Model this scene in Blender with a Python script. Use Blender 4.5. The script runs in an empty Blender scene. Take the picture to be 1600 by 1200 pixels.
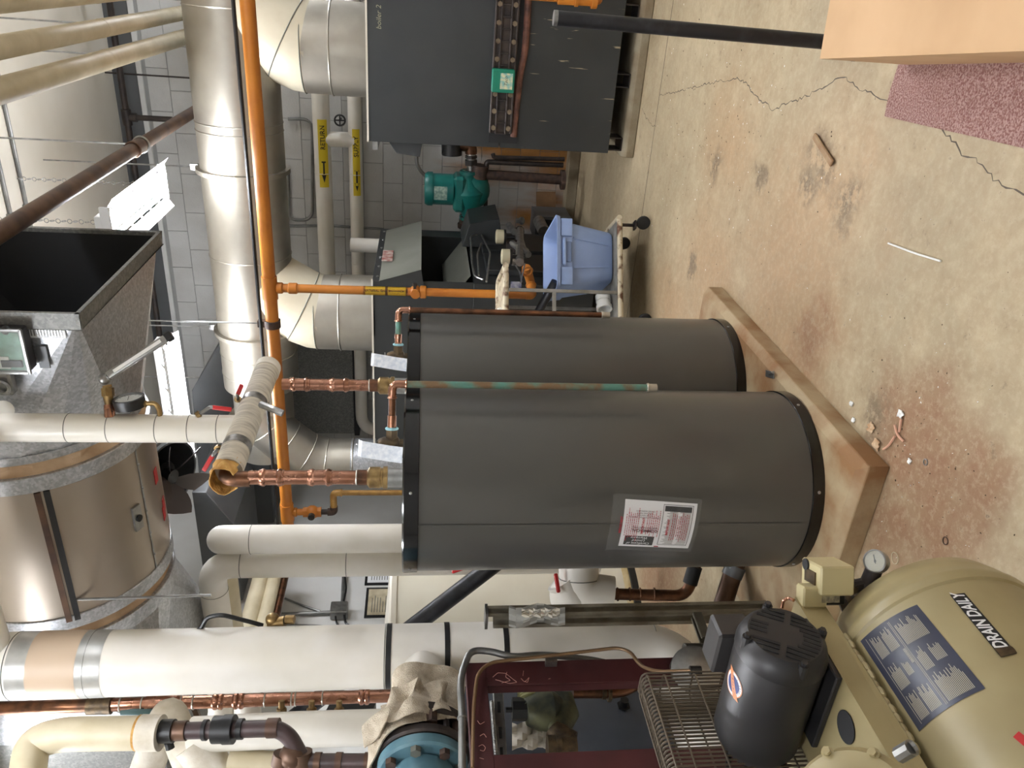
import bpy, bmesh, math, random
from mathutils import Vector, Matrix
random.seed(7)
SC = bpy.context.scene
COL = SC.collection
# ------------------------------------------------------------------ camera
# The photograph is a portrait shot stored lying on its side: world up points to the left of the frame.
FPX, PITCH, ROLL, YAW, EYE = 1230.0, math.radians(6.83), math.radians(.85), math.radians(27.6), 1.67
CF = Vector((-math.sin(YAW)*math.cos(PITCH), math.cos(YAW)*math.cos(PITCH), -math.sin(PITCH)))
_r0 = Vector((math.cos(YAW), math.sin(YAW), 0)); _u0 = _r0.cross(CF)
CR = _r0*math.cos(ROLL) + _u0*math.sin(ROLL); CU = CR.cross(CF)
CC = Vector((0, 0, EYE))
cam = bpy.data.cameras.new('camera'); cam.sensor_fit = 'HORIZONTAL'; cam.sensor_width = 36
cam.lens = FPX/1600*36; cam.clip_start = .05; cam.clip_end = 60
camo = bpy.data.objects.new('camera', cam); COL.objects.link(camo)
camo.matrix_world = Matrix((( -CU.x, CR.x, -CF.x, CC.x), (-CU.y, CR.y, -CF.y, CC.y), (-CU.z, CR.z, -CF.z, CC.z), (0, 0, 0, 1)))
SC.camera = camo
# ------------------------------------------------------------------ world, exposure
w = bpy.data.worlds.new('world'); SC.world = w; w.use_nodes = True
w.node_tree.nodes['Background'].inputs[0].default_value = (.9, .93, 1, 1)
w.node_tree.nodes['Background'].inputs[1].default_value = .3
SC.view_settings.view_transform = 'Standard'; SC.view_settings.look = 'None'
SC.view_settings.exposure = 0.75; SC.view_settings.gamma = 1.0; SC.view_settings.use_curve_mapping = False
SC.cycles.max_bounces = 8; SC.cycles.diffuse_bounces = 5; SC.cycles.glossy_bounces = 4
SC.cycles.use_denoising = True; SC.cycles.sample_clamp_indirect = 6
TUBE_W = 104.0      # emission of the fluorescent tubes

# ------------------------------------------------------------------ measuring helpers (photo point on a plane of the room)
def _ray(px, py): return CF*FPX + CR*(600-py) - CU*(px-800)
def on_z(px, py, z): d = _ray(px, py); return CC + d*((z-CC.z)/d.z)
def on_y(px, py, y): d = _ray(px, py); return CC + d*((y-CC.y)/d.y)
def on_x(px, py, x): d = _ray(px, py); return CC + d*((x-CC.x)/d.x)
def at_d(px, py, d): return CC + _ray(px, py)*(d/FPX)
V = Vector
X, Y, Z = V((1, 0, 0)), V((0, 1, 0)), V((0, 0, 1))
# ------------------------------------------------------------------ materials
def lin(c):
    return tuple(((x/255)/12.92 if x/255 <= .04045 else ((x/255+.055)/1.055)**2.4) for x in c)
MATS = {}
def mat(name, c, rough=.5, metal=0., c2=None, scale=6., lo=.35, hi=.65, bump=0., bscale=40., emit=0., alpha=1., trans=0., detail=4., stretch=None, rvar=0., coat=0.):
    """principled material: two colours mixed by world-size noise, fine relief, roughness variation"""
    if name in MATS: return MATS[name]
    m = bpy.data.materials.new(name); m.use_nodes = True; nt = m.node_tree; N = nt.nodes; L = nt.links
    b = N['Principled BSDF']
    b.inputs['Base Color'].default_value = (*lin(c), 1); b.inputs['Roughness'].default_value = rough; b.inputs['Metallic'].default_value = metal
    b.inputs['Coat Weight'].default_value = coat
    tc = None
    if c2 or bump or rvar:
        tc = N.new('ShaderNodeNewGeometry'); src = tc.outputs['Position']
        if stretch:
            mp = N.new('ShaderNodeMapping'); mp.inputs['Scale'].default_value = stretch; L.new(src, mp.inputs['Vector']); src = mp.outputs[0]
    if c2 or rvar:
        nz = N.new('ShaderNodeTexNoise'); nz.inputs['Scale'].default_value = scale; nz.inputs['Detail'].default_value = detail; L.new(src, nz.inputs['Vector'])
    if c2:
        rp = N.new('ShaderNodeValToRGB'); rp.color_ramp.elements[0].position = lo; rp.color_ramp.elements[1].position = hi
        rp.color_ramp.elements[0].color = (*lin(c), 1); rp.color_ramp.elements[1].color = (*lin(c2), 1)
        L.new(nz.outputs['Fac'], rp.inputs[0]); L.new(rp.outputs[0], b.inputs['Base Color'])
    if rvar:
        mr = N.new('ShaderNodeMapRange'); mr.inputs[1].default_value = .3; mr.inputs[2].default_value = .7
        mr.inputs[3].default_value = max(rough-rvar, .02); mr.inputs[4].default_value = min(rough+rvar, 1)
        L.new(nz.outputs['Fac'], mr.inputs[0]); L.new(mr.outputs[0], b.inputs['Roughness'])
    if bump:
        n2 = N.new('ShaderNodeTexNoise'); n2.inputs['Scale'].default_value = bscale; n2.inputs['Detail'].default_value = 3; L.new(src, n2.inputs['Vector'])
        bp = N.new('ShaderNodeBump'); bp.inputs['Strength'].default_value = bump; bp.inputs['Distance'].default_value = .01
        L.new(n2.outputs['Fac'], bp.inputs['Height']); L.new(bp.outputs[0], b.inputs['Normal'])
    if emit:
        b.inputs['Emission Color'].default_value = (*lin(c), 1); b.inputs['Emission Strength'].default_value = emit
    if alpha < 1: b.inputs['Alpha'].default_value = alpha
    if trans: b.inputs['Transmission Weight'].default_value = trans
    MATS[name] = m; return m
def spangle(name, c, c2, rough=.4, scale=45., metal=.85):
    """galvanised sheet: crystalline zinc flakes"""
    m = mat(name, c, rough, metal); nt = m.node_tree; N = nt.nodes; L = nt.links; b = N['Principled BSDF']
    g = N.new('ShaderNodeNewGeometry'); v = N.new('ShaderNodeTexVoronoi'); v.inputs['Scale'].default_value = scale
    n = N.new('ShaderNodeTexNoise'); n.inputs['Scale'].default_value = scale*.35; n.inputs['Detail'].default_value = 5
    L.new(g.outputs['Position'], v.inputs['Vector']); L.new(g.outputs['Position'], n.inputs['Vector'])
    mx = N.new('ShaderNodeMath'); mx.operation = 'MULTIPLY'; L.new(v.outputs['Color'], mx.inputs[0]); L.new(n.outputs['Fac'], mx.inputs[1])
    r = N.new('ShaderNodeValToRGB'); r.color_ramp.elements[0].position = .12; r.color_ramp.elements[1].position = .42
    r.color_ramp.elements[0].color = (*lin(c), 1); r.color_ramp.elements[1].color = (*lin(c2), 1)
    L.new(mx.outputs[0], r.inputs[0]); L.new(r.outputs[0], b.inputs['Base Color']); return m
ABT = lambda *a, **k: mat(*a, **k)
m_white = mat('white_pvc_jacket', (238, 234, 226), .38, c2=(226, 221, 208), scale=3, bump=.05, bscale=9)
m_cream = mat('cream_canvas_jacket', (208, 197, 170), .5, c2=(190, 178, 148), scale=5, bump=.12, bscale=30)
m_canvas = mat('wrinkled_canvas', (222, 216, 204), .7, c2=(196, 186, 166), scale=9, bump=.5, bscale=22)
m_copper = mat('copper_bright', (178, 132, 112), .26, 1., c2=(136, 94, 70), scale=9, lo=.4, hi=.75, rvar=.08)
m_copper_o = mat('copper_oxidised', (124, 84, 60), .42, .85, c2=(80, 58, 44), scale=16, rvar=.12)
m_copper_g = mat('copper_verdigris', (120, 96, 70), .55, .4, c2=(92, 136, 124), scale=11, lo=.42, hi=.6)
m_brass = mat('brass', (158, 132, 88), .4, .9, c2=(120, 98, 66), scale=30)
m_bronze = mat('bronze_dark', (98, 82, 60), .5, .7, c2=(64, 54, 42), scale=30)
m_solder = mat('solder', (190, 186, 176), .35, .8)
m_steel = mat('steel_zinc', (168, 168, 166), .35, .9, c2=(138, 138, 136), scale=18)
m_conduit = mat('conduit_grey', (140, 140, 138), .42, .7, c2=(112, 112, 110), scale=8)
m_blackiron = mat('black_iron', (44, 40, 40), .5, .4, c2=(66, 56, 50), scale=14)
m_blackpipe = mat('black_pipe', (26, 27, 32), .42, .2, c2=(54, 56, 62), scale=14, lo=.5, hi=.85)
m_brownpipe = mat('brown_pipe', (72, 54, 46), .45, .5, c2=(104, 78, 60), scale=7)
m_rustdark = mat('rusty_dark', (56, 44, 40), .7, .2, c2=(86, 64, 52), scale=18)
m_gas = mat('gas_yellow', (186, 116, 36), .45, c2=(170, 100, 28), scale=5)
m_gasb = mat('gas_yellow_dull', (168, 128, 62), .5, c2=(136, 98, 44), scale=14)
m_boiler = mat('boiler_slate_enamel', (40, 43, 44), .42, .1, c2=(47, 49, 49), scale=3, rvar=.05)
m_boilgrey = mat('hood_grey_enamel', (114, 115, 106), .45, c2=(104, 105, 96), scale=4)
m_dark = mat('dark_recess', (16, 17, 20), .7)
m_tank = mat('heater_charcoal', (84, 83, 80), .28, .3)
m_blackgloss = mat('black_gloss_plastic', (7, 7, 8), .14)
m_flue = mat('flue_aluminised', (176, 171, 160), .44, .9, c2=(158, 152, 140), scale=3, rvar=.08, bump=.03, bscale=6)
m_fluec = mat('flue_cream_paint', (206, 198, 176), .5, .15, c2=(194, 184, 160), scale=4)
m_stain = mat('stainless', (176, 166, 154), .38, .95, c2=(166, 155, 143), scale=2, lo=.2, hi=.8)
m_galv = spangle('galvanised', (168, 171, 175), (198, 200, 204), .42, 90)
m_galvd = spangle('galvanised_dull', (112, 112, 110), (134, 134, 130), .5, 90, .6)
m_unit = mat('unit_grey_enamel', (92, 94, 96), .45, .2, c2=(82, 84, 86), scale=3)
m_cloth = mat('cloth_connector', (206, 180, 150), .85, c2=(186, 158, 128), scale=10, bump=.3, bscale=20)
m_red = mat('red_vinyl', (186, 34, 36), .4)
m_wht = mat('white_paint', (236, 236, 232), .5)
m_blk = mat('black_paint', (18, 18, 19), .45)
m_yel = mat('yellow_label', (222, 196, 40), .5)
m_paper = mat('paper', (232, 232, 234), .6)
m_ink = mat('ink_black', (22, 22, 24), .6)
m_inkred = mat('ink_red', (168, 44, 58), .6)
m_maroon = mat('maroon_primer', (74, 30, 32), .55, c2=(58, 20, 22), scale=5)
m_green = mat('pump_green', (28, 118, 108), .35, c2=(22, 98, 92), scale=8)
m_blueflange = mat('flange_blue', (98, 136, 148), .45, c2=(80, 116, 130), scale=9)
m_beige = mat('compressor_beige', (166, 153, 114), .38, c2=(152, 138, 100), scale=4, rvar=.06)
m_motor = mat('motor_black', (40, 40, 42), .42, .2, c2=(52, 50, 50), scale=6)
m_bin = mat('bin_blue_plastic', (142, 164, 206), .42, c2=(132, 154, 196), scale=5)
m_card = mat('cardboard', (204, 168, 128), .75, c2=(192, 156, 116), scale=3)
m_pvc = mat('white_pvc', (226, 226, 222), .35)
m_rub = mat('black_rubber', (22, 22, 23), .7)
m_cartgrey = mat('cart_grey_paint', (138, 136, 130), .5, c2=(112, 108, 100), scale=14)
m_cartrust = mat('cart_chipped_cream', (196, 184, 158), .6, c2=(92, 56, 34), scale=18, lo=.5, hi=.66)
m_glass = mat('clear_glass', (230, 235, 235), .05, alpha=.18)
m_poly = mat('clear_poly_film', (214, 218, 220), .12, alpha=.09)
m_wallp = mat('wall_paint', (214, 214, 212), .6, c2=(204, 203, 200), scale=2, bump=.08, bscale=60)
m_fibre = mat('fibreglass_tan', (176, 128, 62), .9, c2=(206, 164, 96), scale=30, bump=.8, bscale=60)
# ------------------------------------------------------------------ objects
ORG = {}
def tag(o, label=None, cat=None, group=None, kind=None):
    if label: o['label'] = label
    if cat: o['category'] = cat
    if group: o['group'] = group
    if kind: o['kind'] = kind
    return o
def thing(name, label, cat, loc, group=None, kind=None):
    o = bpy.data.objects.new(name, None); o.empty_display_size = .05; o.location = loc; COL.objects.link(o); ORG[o] = V(loc)
    return tag(o, label, cat, group, kind)
def basis(a):
    a = V(a).normalized(); t = Z if abs(a.z) < .9 else X
    u = t.cross(a).normalized(); return u, a.cross(u), a
class G:
    def __init__(s): s.v = []; s.f = []
    def add(s, v, f):
        n = len(s.v); s.v += [V(p) for p in v]; s.f += [tuple(i+n for i in q) for q in f]; return s
    def box(s, c, d, rot=None):
        c = V(c); R = rot if isinstance(rot, Matrix) else Matrix.Rotation(rot or 0, 3, 'Z')
        return s.add([c + R @ V((x*d[0]/2, y*d[1]/2, z*d[2]/2)) for x in (-1, 1) for y in (-1, 1) for z in (-1, 1)],
                     [(0, 1, 3, 2), (4, 6, 7, 5), (0, 4, 5, 1), (2, 3, 7, 6), (0, 2, 6, 4), (1, 5, 7, 3)])
    def bb(s, a, b): return s.box([(a[i]+b[i])/2 for i in range(3)], [abs(b[i]-a[i]) for i in range(3)])
    def beam(s, a, b, w, h, up=Z):
        """rectangular bar from a to b, w across, h along up"""
        a = V(a); b = V(b); d = (b-a); L = d.length; d.normalize(); u = V(up).cross(d).normalized(); n = d.cross(u)
        return s.add([a + d*(L*i) + u*(w/2*j) + n*(h/2*k) for i in (0, 1) for j in (-1, 1) for k in (-1, 1)],
                     [(0, 1, 3, 2), (4, 6, 7, 5), (0, 4, 5, 1), (2, 3, 7, 6), (0, 2, 6, 4), (1, 5, 7, 3)])
    def sweep(s, pts, rad, n=14, caps=True, closed=False):
        pts = [V(p) for p in pts]; m = len(pts); rr = rad if isinstance(rad, (list, tuple)) else [rad]*m
        T = []
        for i in range(m):
            a = pts[i-1] if i or closed else pts[0]; b = pts[(i+1) % m] if i < m-1 or closed else pts[-1]
            d = b-a; T.append(d.normalized() if d.length > 1e-9 else (T[-1] if T else Z))
        u, w_, _ = basis(T[0]); k = len(s.v)
        for i in range(m):
            if i:
                ax = T[i-1].cross(T[i])
                if ax.length > 1e-6:
                    q = Matrix.Rotation(T[i-1].angle(T[i]), 3, ax); u = q @ u
                u = (u - T[i]*u.dot(T[i])).normalized(); 
            w_ = T[i].cross(u)
            for j in range(n):
                t = 2*math.pi*j/n; s.v.append(pts[i] + (u*math.cos(t) + w_*math.sin(t))*rr[i])
        for i in range(m if closed else m-1):
            for j in range(n):
                a = k+i*n; b = k+((i+1) % m)*n; s.f.append((a+j, a+(j+1) % n, b+(j+1) % n, b+j))
        if caps and not closed:
            s.f.append(tuple(k+j for j in reversed(range(n)))); s.f.append(tuple(k+(m-1)*n+j for j in range(n)))
        return s
    def cyl(s, a, b, r, r2=None, n=20, caps=True): return s.sweep([a, b], [r, r if r2 is None else r2], n, caps)
    def tube(s, pts, r, n=14, bend=.05, seg=6, caps=True): return s.sweep(arc(pts, bend, seg), r, n, caps)
    def lathe(s, prof, o=(0, 0, 0), ax=Z, n=28, caps=True):
        """prof: (radius, height) list along ax"""
        o = V(o); u, w_, a = basis(ax); k = len(s.v)
        for r, h in prof:
            for j in range(n): t = 2*math.pi*j/n; s.v.append(o + a*h + (u*math.cos(t)+w_*math.sin(t))*max(r, 1e-4))
        for i in range(len(prof)-1):
            for j in range(n): s.f.append((k+i*n+j, k+i*n+(j+1) % n, k+(i+1)*n+(j+1) % n, k+(i+1)*n+j))
        if caps:
            s.f.append(tuple(k+j for j in reversed(range(n)))); s.f.append(tuple(k+(len(prof)-1)*n+j for j in range(n)))
        return s
    def prism(s, poly, depth):
        """planar 3-D polygon pushed along depth"""
        p = [V(q) for q in poly]; d = V(depth); n = len(p)
        return s.add(p+[q+d for q in p], [tuple(range(n))[::-1], tuple(range(n, 2*n))]+[(i, (i+1) % n, n+(i+1) % n, n+i) for i in range(n)])
    def torus(s, c, ax, R, r, n=28, k=8):
        u, w_, a = basis(ax); c = V(c)
        return s.sweep([c+(u*math.cos(t)+w_*math.sin(t))*R for t in [2*math.pi*i/n for i in range(n)]], r, k, closed=True)
    def ball(s, c, r, n=14):
        c = V(c); rs = r if isinstance(r, (tuple, list)) else (r, r, r); k = len(s.v); h = n//2
        for i in range(h+1):
            for j in range(n):
                a = math.pi*i/h; t = 2*math.pi*j/n; s.v.append(c+V((rs[0]*math.sin(a)*math.cos(t), rs[1]*math.sin(a)*math.sin(t), rs[2]*math.cos(a))))
        for i in range(h):
            for j in range(n): s.f.append((k+i*n+j, k+(i+1)*n+j, k+(i+1)*n+(j+1) % n, k+i*n+(j+1) % n))
        return s
    def sheet(s, rows, thick=None):
        """grid of points (rows of equal length); thick: offset vector for the back"""
        k = len(s.v); m = len(rows); n = len(rows[0])
        for r in rows: s.v += [V(p) for p in r]
        for i in range(m-1):
            for j in range(n-1): s.f.append((k+i*n+j, k+i*n+j+1, k+(i+1)*n+j+1, k+(i+1)*n+j))
        if thick is not None:
            q = len(s.v); d = V(thick); s.v += [s.v[k+i]+d for i in range(m*n)]
            for i in range(m-1):
                for j in range(n-1): s.f.append((q+i*n+j, q+(i+1)*n+j, q+(i+1)*n+j+1, q+i*n+j+1))
            rim = [j for j in range(n)]+[i*n+n-1 for i in range(1, m)]+[(m-1)*n+j for j in range(n-2, -1, -1)]+[i*n for i in range(m-2, 0, -1)]
            for a, b in zip(rim, rim[1:]+rim[:1]): s.f.append((k+b, k+a, q+a, q+b))
        return s
    def make(s, name, m, parent=None, label=None, cat=None, group=None, kind=None, bevel=0., smooth=35., origin=None, seg=1):
        if parent is not None: o0 = ORG[parent]
        elif origin is not None: o0 = V(origin)
        else:
            lo = [min(p[i] for p in s.v) for i in range(3)]; hi = [max(p[i] for p in s.v) for i in range(3)]
            o0 = V(((lo[0]+hi[0])/2, (lo[1]+hi[1])/2, lo[2]))
        me = bpy.data.meshes.new(name); me.from_pydata([tuple(p-o0) for p in s.v], [], s.f)
        bm = bmesh.new(); bm.from_mesh(me); bmesh.ops.remove_doubles(bm, verts=bm.verts, dist=1e-6)
        bmesh.ops.recalc_face_normals(bm, faces=bm.faces)
        if bevel:
            es = [e for e in bm.edges if len(e.link_faces) == 2 and e.calc_face_angle() > math.radians(40)]
            bmesh.ops.bevel(bm, geom=es, offset=bevel, segments=seg, affect='EDGES', profile=.6)
        bm.to_mesh(me); bm.free()
        if smooth:
            me.polygons.foreach_set('use_smooth', [True]*len(me.polygons)); me.set_sharp_from_angle(angle=math.radians(smooth))
        me.materials.append(m); o = bpy.data.objects.new(name, me); COL.objects.link(o)
        if parent is not None: o.parent = parent
        else: o.location = o0
        ORG[o] = o0
        return tag(o, label, cat, group, kind)
def arc(pts, bend=.05, seg=6):
    """polyline with rounded corners"""
    pts = [V(p) for p in pts]
    if len(pts) < 3 or not bend: return pts
    out = [pts[0]]
    for a, b, c in zip(pts, pts[1:], pts[2:]):
        d1 = (a-b); d2 = (c-b); l = min(bend, d1.length*.49, d2.length*.49); p = b+d1.normalized()*l; q = b+d2.normalized()*l
        for i in range(seg+1):
            t = i/seg; out.append(p*(1-t)**2 + b*2*t*(1-t) + q*t*t)
    return out+[pts[-1]]
def copy_thing(root, delta, label=None):
    """a thing with copies of its parts and sub-parts, sharing mesh data"""
    r = root.copy(); COL.objects.link(r); r.location = root.location+V(delta); ORG[r] = ORG[root]+V(delta)
    if label: r['label'] = label
    for ch in list(root.children):
        c = ch.copy(); COL.objects.link(c); c.parent = r
        for g in list(ch.children):
            d = g.copy(); COL.objects.link(d); d.parent = c
    return r
def letters(name, s, size, m, parent, o, ux, uy, wrap=None, lift=.0008, shear=0., bold=0., align='CENTER', label=None):
    """flat lettering as a mesh: o = centre, ux = reading direction, uy = letter-up; wrap(x, y) -> point for curved surfaces"""
    cu = bpy.data.curves.new(name, 'FONT'); cu.body = s; cu.size = size; cu.align_x = align; cu.align_y = 'CENTER'; cu.shear = shear; cu.offset = bold
    cu.resolution_u = 2; t = bpy.data.objects.new(name, cu); COL.objects.link(t)
    dg = bpy.context.evaluated_depsgraph_get(); me = bpy.data.meshes.new_from_object(t.evaluated_get(dg))
    COL.objects.unlink(t); bpy.data.objects.remove(t)
    ux = V(ux).normalized() if ux is not None else None; uy = V(uy).normalized() if uy is not None else None
    for v_ in me.vertices:
        x, y = v_.co.x, v_.co.y
        p = wrap(x, y) if wrap else V(o)+ux*x+uy*y+ux.cross(uy)*lift
        v_.co = p-ORG[parent]
    me.materials.clear(); me.materials.append(m); ob = bpy.data.objects.new(name, me); COL.objects.link(ob); ob.parent = parent; ORG[ob] = ORG[parent]
    return tag(ob, label)
# ================================================================== the room
XL, XR, YF, YB, ZC, ZB = -5.5, 2.6, -2.6, 8.5, 4.65, 4.37
def floor_material():
    m = bpy.data.materials.new('stained_concrete'); m.use_nodes = True; nt = m.node_tree; N = nt.nodes; L = nt.links; b = N['Principled BSDF']
    g = N.new('ShaderNodeNewGeometry'); P = g.outputs['Position']
    def noise(sc, det=5, rough=.55, dist=0):
        n = N.new('ShaderNodeTexNoise'); n.inputs['Scale'].default_value = sc; n.inputs['Detail'].default_value = det
        n.inputs['Roughness'].default_value = rough; n.inputs['Distortion'].default_value = dist; L.new(P, n.inputs['Vector']); return n.outputs['Fac']
    def ramp(src, a, c):
        r = N.new('ShaderNodeMapRange'); r.interpolation_type = 'SMOOTHSTEP'; r.inputs[1].default_value = a; r.inputs[2].default_value = c; L.new(src, r.inputs[0]); return r.outputs[0]
    def mth(op, a, c):
        n = N.new('ShaderNodeMath'); n.operation = op
        for i, q in enumerate((a, c)):
            if isinstance(q, (int, float)): n.inputs[i].default_value = q
            else: L.new(q, n.inputs[i])
        return n.outputs[0]
    def mix(fac, a, c, amt=1.):
        f = mth('MULTIPLY', fac, amt); n = N.new('ShaderNodeMix'); n.data_type = 'RGBA'; L.new(f, n.inputs[0])
        if isinstance(a, tuple): n.inputs[6].default_value = (*lin(a), 1)
        else: L.new(a, n.inputs[6])
        n.inputs[7].default_value = (*lin(c), 1); return n.outputs[2]
    def spot(px, py, r, soft, warp=.5):
        """stain of its own shape: noisy disc on the floor"""
        c = on_z(px, py, 0); d = N.new('ShaderNodeVectorMath'); d.operation = 'DISTANCE'; L.new(P, d.inputs[0]); d.inputs[1].default_value = tuple(c)
        e = mth('ADD', d.outputs['Value'], mth('MULTIPLY', mth('SUBTRACT', n_mid, .5), warp*2)); return ramp(e, r+soft, r-soft)
    n_big = noise(1.1, 6); n_mid = noise(3.2, 8, .65); n_fin = noise(34, 6, .7); n_sp = noise(11, 10, .75)
    c = mix(ramp(n_big, .35, .65), (178, 163, 134), (160, 145, 117))
    c = mix(ramp(n_mid, .45, .7), c, (188, 171, 140), .6)
    tan = spot(1230, 400, .5, .35)
    for a in ((1110, 430, .45, .4), (1250, 530, .35, .3), (1140, 230, .3, .4), (1300, 300, .3, .3), (1050, 500, .4, .3)): tan = mth('MAXIMUM', tan, spot(*a))
    c = mix(tan, c, (172, 132, 92), .6)
    rust = spot(1440, 700, .26, .14, .3)
    for a in ((1470, 820, .2, .16, .3), (1270, 530, .1, .12, .3), (1400, 830, .2, .15, .3), (1030, 900, .5, .4, .4), (1520, 760, .12, .12, .3)): rust = mth('MAXIMUM', rust, spot(*a))
    c = mix(rust, c, (120, 72, 42), .8)
    drk = spot(1290, 245, .1, .1, .3)
    for a in ((1120, 260, .05, .07, .3), (1320, 320, .08, .09, .3), (1260, 290, .06, .07, .3), (1080, 425, .05, .06, .3), (1365, 650, .06, .07, .2), (1190, 275, .04, .05, .3)): drk = mth('MAXIMUM', drk, spot(*a))
    c = mix(mth('MULTIPLY', drk, ramp(n_sp, .42, .54)), c, (70, 60, 48), .9)
    c = mix(ramp(n_sp, .35, .62), c, (150, 128, 98), .45)
    c = mix(ramp(n_sp, .60, .68), c, (104, 88, 68), .6)
    c = mix(ramp(n_fin, .45, .7), c, (196, 180, 152), .35)
    c = mix(ramp(n_fin, .62, .7), c, (84, 72, 58), .6)
    L.new(c, b.inputs['Base Color'])
    rg = N.new('ShaderNodeMapRange'); rg.inputs[3].default_value = .45; rg.inputs[4].default_value = .75; L.new(n_mid, rg.inputs[0]); L.new(rg.outputs[0], b.inputs['Roughness'])
    bp = N.new('ShaderNodeBump'); bp.inputs['Strength'].default_value = .25; bp.inputs['Distance'].default_value = .006
    L.new(mth('ADD', n_sp, mth('MULTIPLY', n_fin, .5)), bp.inputs['Height']); L.new(bp.outputs[0], b.inputs['Normal'])
    return m
m_floor = floor_material()
m_pad = mat('pad_concrete', (148, 138, 116), .7, c2=(122, 106, 82), scale=5, bump=.3, bscale=30, detail=8)
m_padrust = mat('pad_concrete_rusty', (168, 148, 116), .7, c2=(134, 98, 62), scale=4.2, lo=.42, hi=.62, bump=.3, bscale=30, detail=8)
m_crack = mat('crack_dark', (84, 76, 66), .9)
m_ceil = mat('ceiling_paint', (214, 208, 196), .7, c2=(202, 195, 180), scale=1.2)
m_block = mat('painted_block', (196, 196, 194), .55, c2=(184, 183, 180), scale=3, bump=.18, bscale=70)
def rust_runs(m):
    nt = m.node_tree; N = nt.nodes; L = nt.links; b = N['Principled BSDF']; old = b.inputs['Base Color'].links[0].from_socket
    g = N.new('ShaderNodeNewGeometry'); mp = N.new('ShaderNodeMapping'); mp.inputs['Scale'].default_value = (2.6, 1, .8); L.new(g.outputs['Position'], mp.inputs[0])
    n = N.new('ShaderNodeTexNoise'); n.inputs['Scale'].default_value = 1.6; n.inputs['Detail'].default_value = 6; L.new(mp.outputs[0], n.inputs['Vector'])
    d = N.new('ShaderNodeVectorMath'); d.operation = 'DISTANCE'; L.new(g.outputs['Position'], d.inputs[0]); d.inputs[1].default_value = (-1.55, 8.5, .3)
    e = N.new('ShaderNodeMath'); e.operation = 'MULTIPLY_ADD'; e.inputs[1].default_value = -.42; e.inputs[2].default_value = .86; L.new(d.outputs['Value'], e.inputs[0])
    a = N.new('ShaderNodeMath'); a.operation = 'ADD'; L.new(e.outputs[0], a.inputs[0]); L.new(n.outputs['Fac'], a.inputs[1])
    r = N.new('ShaderNodeMapRange'); r.interpolation_type = 'SMOOTHSTEP'; r.inputs[1].default_value = .92; r.inputs[2].default_value = 1.25; L.new(a.outputs[0], r.inputs[0])
    x = N.new('ShaderNodeMix'); x.data_type = 'RGBA'; x.inputs[7].default_value = (*lin((166, 116, 58)), 1); L.new(r.outputs[0], x.inputs[0]); L.new(old, x.inputs[6]); L.new(x.outputs[2], b.inputs['Base Color'])
rust_runs(m_block)
m_joint = mat('block_joint', (150, 150, 148), .8)
fl = G().bb((XL-.3, YF-.3, -.2), (XR+.3, YB+.3, 0)).make('floor', m_floor, kind='structure', origin=(0, 0, 0), smooth=0)
g = G()
yj = on_z(1020, 220, 0).y
g.bb((-3.2, yj-.004, -.003), (XR, yj+.004, .0008)).make('joint_line', m_crack, fl, smooth=0)
def crack(pix, wd):
    pts = [on_z(a, b, 0) for a, b in pix]; out = []
    for a, b in zip(pts, pts[1:]):
        n = max(2, int((b-a).length/.02))
        for i in range(n):
            out.append(a.lerp(b, i/n)+V((random.uniform(-1, 1), random.uniform(-1, 1), 0))*.008)
    rows = []
    for i, p in enumerate(out):
        t = (out[min(i+1, len(out)-1)]-out[max(i-1, 0)]); n = V((-t.y, t.x, 0)).normalized()*wd*random.uniform(.3, 1.2)
        rows.append([p+n+Z*.0006, p-n+Z*.0006])
    G().sheet(rows, (0, 0, -.003)).make('crack', m_crack, fl, smooth=0)
crack([(1031, 148), (1060, 143), (1100, 132), (1150, 122), (1165, 128), (1180, 150), (1200, 165), (1208, 174), (1225, 163), (1250, 155), (1280, 140), (1310, 122), (1322, 120), (1340, 137), (1360, 146), (1386, 160), (1420, 180), (1462, 195), (1490, 218), (1505, 240), (1530, 252), (1555, 280), (1590, 298), (1640, 318)], .0026)
crack([(1003, 168), (1010, 185), (1021, 197), (1026, 196)], .002)
G().bb((XL-.3, YF-.3, ZC), (XR+.3, YB+.3, ZC+.2)).make('ceiling', m_ceil, kind='structure', smooth=0)
G().bb((XL-.25, YF, 0), (XL, YB, ZC)).make('wall_left', m_wallp, kind='structure', smooth=0)
G().bb((XR, YF, 0), (XR+.25, YB, ZC)).make('wall_right', m_wallp, kind='structure', smooth=0)
G().bb((XL-.25, YF-.25, 0), (XR+.25, YF, ZC)).make('wall_front', m_wallp, kind='structure', smooth=0)
wb = G().bb((XL, YB, 0), (XR, YB+.25, ZC)).make('wall_back', m_joint, kind='structure', smooth=0, origin=(0, YB, 0))
# painted concrete blocks in running bond
BW, BH, JT = .406, .2065, .005
def block_mesh(m, wdt=BW):
    q = G().bb((JT/2, -.010, JT/2), (wdt-JT/2, .03, BH-JT/2)).make('concrete_block', m, origin=(0, 0, 0), bevel=.002, smooth=0); me = q.data; bpy.data.objects.remove(q); return me
bm_a = block_mesh(m_block)
rest = G(); ncourse = int(ZB/BH)
for r in range(ncourse+1):
    z = r*BH
    off = -(BW/2) if r % 2 else 0
    x = XL+off
    while x < XR:
        a, b_ = max(x, XL), min(x+BW, XR)
        if -4.35 < x < .25 and z+BH <= ZB+.02:
            o = bpy.data.objects.new('concrete_block', bm_a); COL.objects.link(o); o.parent = wb; o.location = (x, 0, z)
        elif z < ZB-.05:
            rest.bb((a+JT/2, YB-.010, z+JT/2), (b_-JT/2, YB+.03, min(z+BH, ZB)-JT/2))
        x += BW
rest.make('far_blocks', m_block, wb, kind='stuff', smooth=0)
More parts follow.
